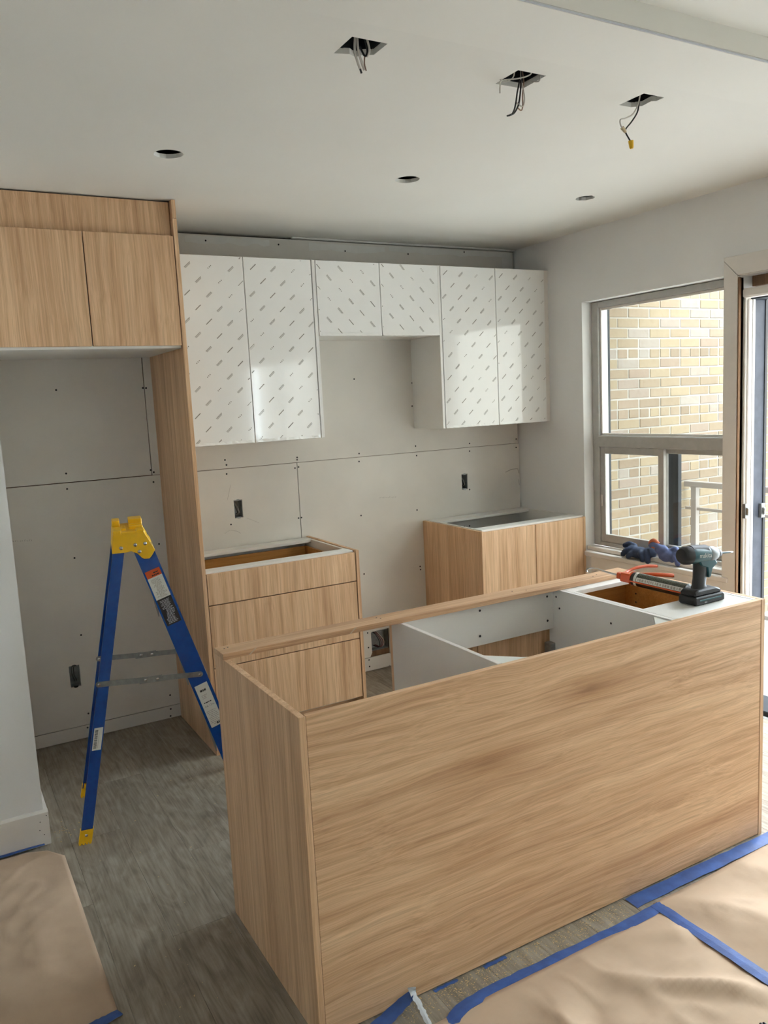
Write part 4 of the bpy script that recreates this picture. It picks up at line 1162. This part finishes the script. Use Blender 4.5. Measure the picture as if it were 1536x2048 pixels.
def arm(pts, w, h):
    b = MB(); P = spline(pts, 5); V = []; F = []
    for p in P: V += [p + upv * h, p + upv * h * .2 + d * w, p - upv * h, p - d * w]
    return b.tube(P, [w] * len(P), 8)
part('handle', arm([G(-.03, -.010, 0), Vector((-1.10, -2.035, .918)), Vector((-1.055, -2.065, .918)), Vector((-1.02, -2.085, .914)), Vector((-.985, -2.095, .908))], .0075, .006), 'orange_metal', cg)
part('trigger', arm([G(-.055, -.008, 0), Vector((-1.105, -1.985, .925)), Vector((-1.06, -1.985, .932)), Vector((-1.01, -1.99, .932)), Vector((-.965, -2.0, .926))], .006, .006), 'orange_metal', cg)
part('plunger_rod', MB().tube(spline([G(-.008, 0, 0), G(-.08, 0, 0), G(-.155, 0, .004), G(-.185, .004, .003), G(-.196, .012, -.004), G(-.19, .018, -.012)], 6), .0038, 8), 'chrome', cg)
part('ladder_hook', MB().tube(spline([G(L_ + .003, -.015, .012), G(L_ + .012, -.02, .02), G(L_ + .01, -.034, .016), G(L_ + .002, -.03, .004)], 5), .002, 6), 'chrome', cg)

# ------------------------------------------------------------------ work gloves
def glove(name, label, mat, cuffmat, loc, rz, blobs, tubes, cuff):
    t = thing(name, label, 'glove', loc, 'work gloves on the window sill', rz)
    b = MB()
    for c, r in blobs: b.ball(c, r, 16)
    for pts, rs in tubes:
        P = spline(pts, 4); n = len(P)
        R = [rs[0] + (rs[1] - rs[0]) * i / (n - 1) for i in range(n)]
        b.tube(P, R, 10); b.ball(P[-1], R[-1] * 1.02, 10)
    o = part('fabric', b, mat, t, local=True)
    rm = o.modifiers.new('merge', 'REMESH'); rm.mode = 'VOXEL'; rm.voxel_size = .0035; rm.use_smooth_shade = True
    sm = o.modifiers.new('soften', 'SMOOTH'); sm.factor = .5; sm.iterations = 4
    t.scale = (1.2, 1.25, 1.25)
    if cuff:
        c = MB(); c.tube(spline(cuff[0], 6), cuff[1], 10)
        part('cuff', c, cuffmat, t, local=True)
    return t
glove('work_glove', 'dark navy work glove slumped over the edge of the sill', 'glove_navy', 'glove_orange', (.02, -1.022, .668), 0.0,
      [((0, .02, .028), (.038, .055, .027)), ((.0, .055, .03), (.03, .035, .028)), ((.008, -.03, .03), (.03, .035, .028))],
      [([(-.012, .0, .035), (-.034, -.02, .03), (-.042, -.035, .010)], (.0145, .0125)), ([(-.01, -.03, .045), (-.03, -.052, .03), (-.038, -.062, .006)], (.0145, .0125)),
       ([(.0, .045, .04), (-.024, .075, .034), (-.032, .088, .016)], (.0145, .012)), ([(-.02, .03, .03), (-.038, .04, .022), (-.04, .05, .012)], (.014, .012)),
       ([(.01, .05, .05), (.008, .085, .058), (.0, .105, .05)], (.014, .012))],
      None)
glove('work_glove', 'faded blue work glove with orange cuff behind the driver', 'glove_blue', 'glove_orange', (.035, -1.185, .668), 0.0,
      [((0, .0, .030), (.028, .05, .029)), ((0, -.035, .028), (.026, .03, .027)), ((-.005, .03, .055), (.025, .034, .024))],
      [([(-.01, .02, .06), (-.02, .055, .078), (-.012, .085, .07)], (.013, .012)), ([(0, -.03, .04), (-.02, -.06, .03), (-.03, -.075, .014)], (.0135, .012)),
       ([(.005, -.04, .04), (.01, -.07, .04), (.005, -.09, .026)], (.0135, .012)), ([(.01, .0, .05), (.012, -.03, .066), (.0, -.05, .06)], (.013, .012))],
      ([(-.012, .042, .082), (-.018, .06, .096), (-.016, .08, .088), (-.014, .085, .074), (-.016, .062, .068), (-.014, .042, .080)], .0085))
